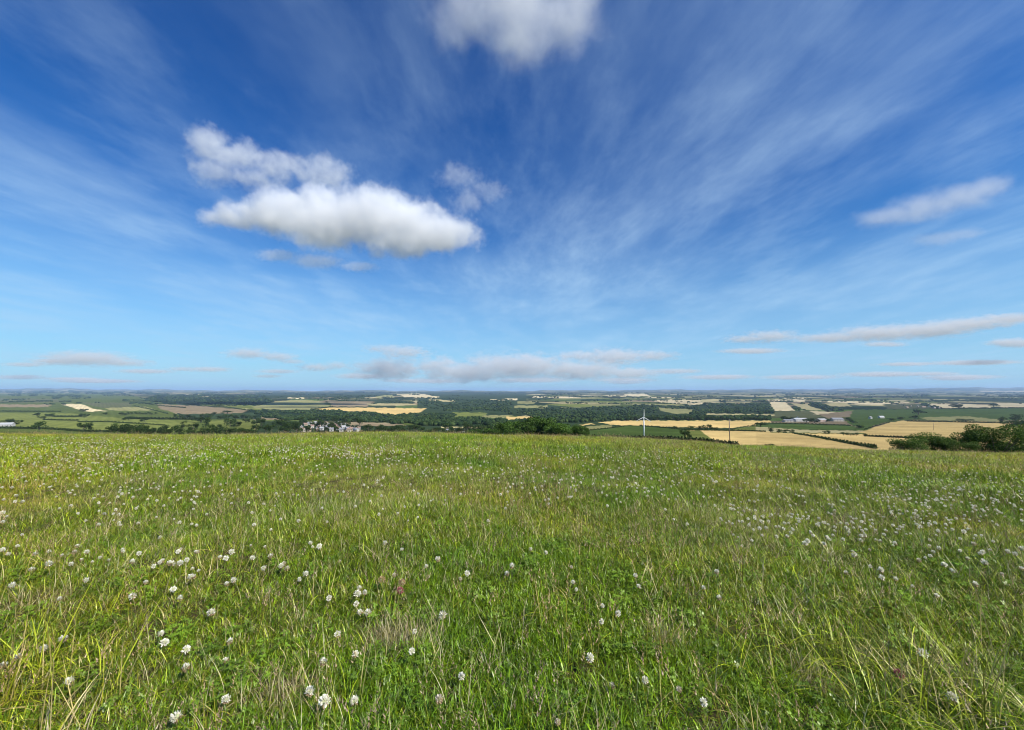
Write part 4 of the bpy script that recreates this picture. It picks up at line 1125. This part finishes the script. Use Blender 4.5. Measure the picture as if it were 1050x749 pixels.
        fs += [(3, 2, 1, 0), tuple(range(len(vs)-4, len(vs)))]
        mesh_obj('blade', vs, fs, M_WHITE, root)
    # utility poles
    def pole(x, y, ytop, label):
        g = ground_at(x, y); m = g.y / FPX; h = (y - ytop) * m
        r_ = tag(empty('utility_pole', g, 0.5), label, 'utility pole')
        p = MB(); p.tube([(0, 0, -0.3), (0, 0, h*0.6), (0, 0, h)], [0.19, 0.16, 0.13], 10); p.build('post', M_POLE, r_, True)
        c = MB(); c.box(-0.6, 0.6, -0.20, -0.145, h - 0.55, h - 0.42); c.build('crossarm', M_POLE, r_)
        for k in (-0.5, 0.0, 0.5):
            q = MB(); q.tube([(k, -0.17, h - 0.42), (k, -0.17, h - 0.30), (k, -0.17, h - 0.18)], [0.045, 0.07, 0.03], 8); q.build('insulator', M_GREYMETAL, r_)
    pole(748.5, 455.4, 430.6, 'dark wooden utility pole standing at the foot of the wheat')
    pole(957.5, 441.5, 434.5, 'thin distant utility pole standing inside the big wheat field')

# ------------------------------------------------------------------ clouds
def build_cloud(label, depth, lobes, dens, edge=0.30, nscale=3.2, namp=0.9, albedo=0.97, flat=0.7, group=None, warp=0.18, step=0.35, stretch=1.0):
    """lobes: centre x, y and radii in the photo, turned into metres at the cloud's own distance"""
    L_ = []
    for (x, y, rx, ry) in lobes:
        c = Vector((tan_az(x, y) * depth, depth, EYE + float(slope(y)) * depth))
        k = depth / FPX
        k2 = k / 1.0
        L_.append((c, Vector((rx * k2, (rx * flat * 0.5 + ry * 0.5) * k2, ry * k2))))
    bm = bmesh.new()
    pad = 1.28
    for c, r in L_:
        q = bmesh.ops.create_icosphere(bm, subdivisions=2, radius=1.0)
        for v in q['verts']:
            v.co = Vector((v.co.x*r.x*pad + c.x, v.co.y*r.y*pad + c.y, v.co.z*r.z*pad + c.z))
    h = bmesh.ops.convex_hull(bm, input=bm.verts[:])
    bmesh.ops.delete(bm, geom=list({g for g in h['geom_interior'] + h['geom_unused'] if isinstance(g, bmesh.types.BMVert)}), context='VERTS')
    keep = {f for f in h['geom'] if isinstance(f, bmesh.types.BMFace)}
    bmesh.ops.delete(bm, geom=[f for f in bm.faces if f not in keep], context='FACES_ONLY')
    bmesh.ops.recalc_face_normals(bm, faces=bm.faces[:])
    me = bpy.data.meshes.new('cloud'); bm.to_mesh(me); bm.free()
    m, nt = newmat('cloud_vapour')
    L = nt.links.new
    out = N(nt, 'ShaderNodeOutputMaterial')
    ge = N(nt, 'ShaderNodeNewGeometry')
    size = max(r.z for c, r in L_)
    sc = N(nt, 'ShaderNodeVectorMath', operation='SCALE'); sc.inputs['Scale'].default_value = 1.0 / size
    L(ge.outputs['Position'], sc.inputs[0])
    st_ = N(nt, 'ShaderNodeVectorMath', operation='MULTIPLY'); st_.inputs[1].default_value = (stretch, stretch, 1.0); L(sc.outputs[0], st_.inputs[0]); sc = st_
    n1 = N(nt, 'ShaderNodeTexNoise', ins={'Scale': nscale * 0.35, 'Detail': 2.0}); L(sc.outputs[0], n1.inputs['Vector'])
    sb = N(nt, 'ShaderNodeVectorMath', operation='SUBTRACT'); sb.inputs[1].default_value = (0.5, 0.5, 0.5); L(n1.outputs['Color'], sb.inputs[0])
    ws = N(nt, 'ShaderNodeVectorMath', operation='SCALE'); ws.inputs['Scale'].default_value = size * warp * 4; L(sb.outputs[0], ws.inputs[0])
    ad = N(nt, 'ShaderNodeVectorMath', operation='ADD'); L(ge.outputs['Position'], ad.inputs[0]); L(ws.outputs[0], ad.inputs[1])
    prev = None
    for c, r in L_:
        s1 = N(nt, 'ShaderNodeVectorMath', operation='SUBTRACT'); s1.inputs[1].default_value = c; L(ad.outputs[0], s1.inputs[0])
        s2 = N(nt, 'ShaderNodeVectorMath', operation='DIVIDE'); s2.inputs[1].default_value = r; L(s1.outputs[0], s2.inputs[0])
        s3 = N(nt, 'ShaderNodeVectorMath', operation='LENGTH'); L(s2.outputs[0], s3.inputs[0])
        s4 = N(nt, 'ShaderNodeMath', operation='SUBTRACT'); s4.inputs[0].default_value = 1.0; L(s3.outputs['Value'], s4.inputs[1])
        if prev is None: prev = s4.outputs[0]
        else:
            mx = N(nt, 'ShaderNodeMath', operation='SMOOTH_MAX'); mx.inputs[2].default_value = 0.15
            L(prev, mx.inputs[0]); L(s4.outputs[0], mx.inputs[1]); prev = mx.outputs[0]
    n2 = N(nt, 'ShaderNodeTexNoise', ins={'Scale': nscale, 'Detail': 8.0, 'Roughness': 0.62}); L(sc.outputs[0], n2.inputs['Vector'])
    s5 = N(nt, 'ShaderNodeMath', operation='MULTIPLY_ADD'); s5.inputs[1].default_value = namp; s5.inputs[2].default_value = -0.5 * namp
    L(n2.outputs['Fac'], s5.inputs[0])
    s6 = N(nt, 'ShaderNodeMath', operation='ADD'); L(prev, s6.inputs[0]); L(s5.outputs[0], s6.inputs[1])
    mr = N(nt, 'ShaderNodeMapRange', interpolation_type='SMOOTHSTEP', ins={'From Min': 0.02, 'From Max': 0.02 + edge, 'To Max': dens}); L(s6.outputs[0], mr.inputs['Value'])
    pv = N(nt, 'ShaderNodeVolumePrincipled', ins={'Color': (albedo, albedo, albedo, 1), 'Anisotropy': 0.0})
    L(mr.outputs[0], pv.inputs['Density']); L(pv.outputs[0], out.inputs['Volume'])
    me.materials.append(m)
    if hasattr(m, 'volume_step_rate'): m.volume_step_rate = step
    m.cycles.volume_step_rate = step
    o = link(bpy.data.objects.new('cloud', me))
    tag(o, label, 'cloud', group)

def build_clouds():
    build_cloud('large flat white cumulus cloud in the left half of the sky', 2400,
        [(246,222,48,15),(290,218,50,27),(332,228,54,34),(378,222,52,36),(416,230,54,31),(452,240,52,22),(414,250,48,17),(330,210,34,24)], 0.0130, 0.58, 3.4, 1.15)
    build_cloud('thin broken cloud just above the large white cumulus', 2600,
        [(215,150,27,24),(245,160,36,18),(288,170,42,16),(332,178,40,18),(222,176,32,18),(262,184,40,12)], 0.0058, 0.7, 2.6, 1.7, warp=0.3)
    build_cloud('wispy scrap of cloud above the right end of the large cumulus', 2600, [(470,182,30,16),(500,195,26,14),(480,205,22,18)], 0.0028, 0.8, 2.6, 1.9, warp=0.3)
    build_cloud('small thin cloud hanging under the large white cumulus', 2400, [(285,262,28,8),(325,268,34,9),(368,274,26,6)], 0.006, 0.6, 2.6, 1.2)
    build_cloud('bright soft cloud cut by the top edge of the sky', 1500, [(525,2,92,58),(475,15,50,44),(578,20,50,42),(532,44,50,30)], 0.0095, 1.3, 1.8, 1.6)
    build_cloud('slanting soft cloud at the right of the sky', 2600, [(905,224,40,12),(945,214,44,17),(985,202,44,18),(1018,190,26,14)], 0.0042, 0.9, 1.8, 1.0)
    build_cloud('faint grey cloud beneath the slanting soft cloud', 2800, [(960,245,34,9),(990,240,24,8)], 0.0022, 0.7, 1.8, 0.9)
    low = [
     ('grey flat cloud low over the left horizon', [(60,371,30,4),(90,368,45,7),(125,372,30,4)]),
     ('two small grey clouds stacked above the middle horizon, the upper', [(395,358,24,4),(415,361,28,6)]),
     ('wide grey cloud bank low over the middle horizon', [(400,379,40,11),(450,376,30,9),(480,382,55,10),(530,376,60,12),(590,380,54,9),(640,383,40,6)]),
     ('pale grey cloud low over the middle, right of the wide bank', [(595,365,26,5),(630,366,40,8),(670,365,26,5)]),
     ('small pinkish grey cloud at the left of the long slanting bank', [(765,348,24,4),(790,345,28,6)]),
     ('long grey cloud bank rising to the right edge', [(850,347,40,4),(900,342,46,7),(950,339,46,7),(990,333,46,5),(1035,327,40,4)]),
     ('small grey cloud above the horizon left of the middle', [(255,363,24,5),(285,366,22,4)]),
     ('little flat grey cloud above the horizon, just left of the wide bank', [(325,377,20,4),(345,375,14,4)]),
    ]
    for k, (lab, lobes) in enumerate(low):
        build_cloud(lab, 11000 + 500 * k, [(x, y, rx * 1.15, ry * 1.3) for x, y, rx, ry in lobes], 0.0028, 0.9, 2.8, 2.6, 0.85, 0.9, 'low clouds over the horizon', 0.10, stretch=0.45)
    rg = np.random.default_rng(3)
    for k, (x, y, w, h) in enumerate([(25,374,26,3),(20,387,30,3),(150,381,34,3),(215,379,28,3.5),(285,381,26,3),(300,371,16,3),(370,386,34,3.5),(440,391,46,3),(545,390,50,3.2),(690,381,30,3.5),
                                      (640,390,40,3),(735,387,44,3),(820,387,46,3),(905,384,50,3.2),(985,387,46,3),(1040,352,26,6),(905,353,24,3),(770,360,40,3),(1000,372,50,3),(100,391,50,2.6)]):
        lobes = [(x, y, w, h), (x + w * 0.5 * rg.normal(), y + h * 0.5 * rg.normal(), w * 0.7, h * 0.8)]
        build_cloud('little grey streak of cloud close above the horizon, one of many', 12500 + 300 * k, lobes, 0.0028, 0.8, 2.4, 2.2, 0.85, 0.9, 'cloud streaks at the horizon', 0.08, stretch=0.4)

def build_air():
    mb = MB(); mb.box(-48000, 48000, -48000, 48000, -330, 230)
    m, nt = newmat('air')
    out = N(nt, 'ShaderNodeOutputMaterial')
    pv = N(nt, 'ShaderNodeVolumePrincipled', ins={'Color': (0.50, 0.70, 1.0, 1), 'Density': 3.6e-5, 'Anisotropy': 0.0})
    nt.links.new(pv.outputs[0], out.inputs['Volume'])
    tag(mb.build('haze', m), kind='stuff')

# ------------------------------------------------------------------ sky, sun, camera
SEED = 3.1
SUN_EL, SUN_AZ = 44.0, 180.0 - 52.0      # clockwise from +Y (north): behind the camera, a little to its right

def build_light():
    w = bpy.data.worlds.new('World'); SC.world = w; w.use_nodes = True
    nt = w.node_tree; nt.nodes.clear()
    L = nt.links.new
    out = N(nt, 'ShaderNodeOutputWorld'); bg = N(nt, 'ShaderNodeBackground', ins={'Strength': 0.085})
    sky = N(nt, 'ShaderNodeTexSky'); sky.sky_type = 'NISHITA'; sky.sun_disc = False
    sky.sun_elevation = R(SUN_EL); sky.sun_rotation = R(SUN_AZ); sky.altitude = 100; sky.air_density = 1.0; sky.dust_density = 0.4; sky.ozone_density = 3.0
    hs = N(nt, 'ShaderNodeHueSaturation', ins={'Saturation': 1.25, 'Value': 1.0})
    L(sky.outputs[0], hs.inputs['Color'])
    tc = N(nt, 'ShaderNodeTexCoord')
    nrm = N(nt, 'ShaderNodeVectorMath', operation='NORMALIZE'); L(tc.outputs['Generated'], nrm.inputs[0])
    sx = N(nt, 'ShaderNodeSeparateXYZ'); L(nrm.outputs[0], sx.inputs[0])
    zz = N(nt, 'ShaderNodeMath', operation='ADD'); zz.inputs[1].default_value = 0.06
    zm = N(nt, 'ShaderNodeMath', operation='MAXIMUM'); zm.inputs[1].default_value = 0.01
    L(sx.outputs['Z'], zm.inputs[0]); L(zm.outputs[0], zz.inputs[0])
    dx = N(nt, 'ShaderNodeMath', operation='DIVIDE'); dy = N(nt, 'ShaderNodeMath', operation='DIVIDE')
    L(sx.outputs['X'], dx.inputs[0]); L(zz.outputs[0], dx.inputs[1]); L(sx.outputs['Y'], dy.inputs[0]); L(zz.outputs[0], dy.inputs[1])
    cb = N(nt, 'ShaderNodeCombineXYZ'); L(dx.outputs[0], cb.inputs['X']); L(dy.outputs[0], cb.inputs['Y'])
    tn = N(nt, 'ShaderNodeVectorMath', operation='MULTIPLY'); tn.inputs[1].default_value = (0.72, 0.95, 1.18); L(hs.outputs[0], tn.inputs[0])
    # deeper blue overhead, pale at the horizon: a tone curve on each channel of the clear sky
    sep = N(nt, 'ShaderNodeSeparateColor'); com = N(nt, 'ShaderNodeCombineColor'); L(tn.outputs[0], sep.inputs[0])
    for k, (g, gain) in enumerate(((1.78, 1.05), (1.26, 1.05), (1.12, 0.99))):
        a1 = N(nt, 'ShaderNodeMath', operation='MULTIPLY'); a1.inputs[1].default_value = 0.116; L(sep.outputs[k], a1.inputs[0])
        a2 = N(nt, 'ShaderNodeMath', operation='POWER'); a2.inputs[1].default_value = g; L(a1.outputs[0], a2.inputs[0])
        a3 = N(nt, 'ShaderNodeMath', operation='MULTIPLY'); a3.inputs[1].default_value = gain / 0.116; L(a2.outputs[0], a3.inputs[0])
        L(a3.outputs[0], com.inputs[k])
    col = com.outputs[0]
    # bend the sheet of cirrus, then mix broad veils with fine fibres
    wn = N(nt, 'ShaderNodeTexNoise', ins={'Scale': 0.35, 'Detail': 2.0, 'Roughness': 0.4}); L(cb.outputs[0], wn.inputs['Vector'])
    w1 = N(nt, 'ShaderNodeVectorMath', operation='SUBTRACT'); w1.inputs[1].default_value = (0.5, 0.5, 0.5); L(wn.outputs['Color'], w1.inputs[0])
    w2 = N(nt, 'ShaderNodeVectorMath', operation='SCALE'); w2.inputs['Scale'].default_value = 0.8; L(w1.outputs[0], w2.inputs[0])
    w3 = N(nt, 'ShaderNodeVectorMath', operation='ADD'); L(cb.outputs[0], w3.inputs[0]); L(w2.outputs[0], w3.inputs[1])
    def field(rot, scale, nscale, lo, hi, to0, to1, seed, rough, detail):
        mp = N(nt, 'ShaderNodeMapping'); mp.inputs['Rotation'].default_value = (0, 0, R(rot)); mp.inputs['Scale'].default_value = scale; mp.inputs['Location'].default_value = (seed, seed * 1.7, seed)
        L(w3.outputs[0], mp.inputs['Vector'])
        ns = N(nt, 'ShaderNodeTexNoise', ins={'Scale': nscale, 'Detail': detail, 'Roughness': rough}); L(mp.outputs[0], ns.inputs['Vector'])
        mr = N(nt, 'ShaderNodeMapRange', interpolation_type='SMOOTHSTEP', ins={'From Min': lo, 'From Max': hi, 'To Min': to0, 'To Max': to1}); L(ns.outputs['Fac'], mr.inputs['Value'])
        return mr.outputs[0]
    def mul(a_, b_, op='MULTIPLY'):
        n_ = N(nt, 'ShaderNodeMath', operation=op); L(a_, n_.inputs[0]); L(b_, n_.inputs[1]); return n_.outputs[0]
    veil = field(-10, (0.9, 0.65, 1), 0.9, 0.32, 0.68, 0.10, 1.0, SEED, 0.55, 6.0)
    fib = field(6, (1.5, 0.50, 1), 1.9, 0.34, 0.74, 0.38, 1.0, SEED + 3.1, 0.62, 9.0)
    fib2 = field(-26, (1.6, 0.8, 1), 1.8, 0.42, 0.72, 0.0, 0.42, SEED + 5.2, 0.62, 9.0)
    v_ = mul(veil, fib)
    v_ = mul(v_, fib2, 'ADD')
    am = N(nt, 'ShaderNodeMath', operation='MULTIPLY'); am.inputs[1].default_value = 0.45; L(v_, am.inputs[0])
    thin = N(nt, 'ShaderNodeMapRange', ins={'From Min': 0.22, 'From Max': 0.66, 'To Min': 1.05, 'To Max': 0.60}); L(sx.outputs['Z'], thin.inputs['Value'])
    mx = N(nt, 'ShaderNodeMix', data_type='RGBA'); mx.clamp_factor = True
    L(mul(am.outputs[0], thin.outputs[0]), mx.inputs['Factor']); L(col, mx.inputs[6]); mx.inputs[7].default_value = (4.7, 6.6, 8.6, 1)
    col = mx.outputs[2]
    # pale air just above the skyline
    hz = N(nt, 'ShaderNodeMapRange', interpolation_type='SMOOTHSTEP', ins={'From Min': 0.0, 'From Max': 0.42, 'To Min': 0.72, 'To Max': 0.0}); L(sx.outputs['Z'], hz.inputs['Value'])
    mx = N(nt, 'ShaderNodeMix', data_type='RGBA'); L(hz.outputs[0], mx.inputs['Factor']); L(col, mx.inputs[6]); mx.inputs[7].default_value = (3.5, 5.7, 7.9, 1)
    col = mx.outputs[2]
    L(col, bg.inputs['Color']); L(bg.outputs[0], out.inputs['Surface'])
    sd = bpy.data.lights.new('sun', 'SUN'); sd.energy = 4.6; sd.angle = R(0.53); sd.color = (1.0, 0.955, 0.88)
    so = link(bpy.data.objects.new('sun', sd))
    a, e = R(SUN_AZ), R(SUN_EL)
    d = Vector((math.sin(a)*math.cos(e), math.cos(a)*math.cos(e), math.sin(e)))
    so.rotation_euler = d.to_track_quat('Z', 'Y').to_euler(); so.location = d * 50

def build_camera():
    cd = bpy.data.cameras.new('camera'); cd.sensor_fit = 'HORIZONTAL'; cd.sensor_width = 36; cd.lens = 36 * FPX / 1050
    cd.clip_start = 0.02; cd.clip_end = 120000
    co = link(bpy.data.objects.new('camera', cd)); co.location = (0, 0, EYE); co.rotation_euler = (math.pi/2 + PITCH, 0, 0)
    SC.camera = co

import time
def step(f, key):
    t0 = time.time(); f(); print(f.__name__, round(time.time() - t0, 1))
step(build_camera, '_'); step(build_light, '_'); step(build_ground, '_')
step(build_grass, 'g'); step(build_flowers, 'f'); step(build_trees, 't'); step(build_woods, 'w'); step(build_hedges, 'h'); step(build_buildings, 'b')
step(build_clouds, 'c'); step(build_air, 'a')
SC.render.engine = 'CYCLES'
SC.cycles.max_bounces = 10; SC.cycles.diffuse_bounces = 3; SC.cycles.glossy_bounces = 2; SC.cycles.transmission_bounces = 3; SC.cycles.volume_bounces = 10; SC.cycles.transparent_max_bounces = 4
SC.cycles.use_denoising = True; SC.cycles.denoising_prefilter = 'ACCURATE'; SC.cycles.filter_width = 1.05
SC.cycles.volume_max_steps = 512
SC.view_settings.view_transform = 'Standard'; SC.view_settings.look = 'None'; SC.view_settings.exposure = 0.45; SC.view_settings.gamma = 1.0
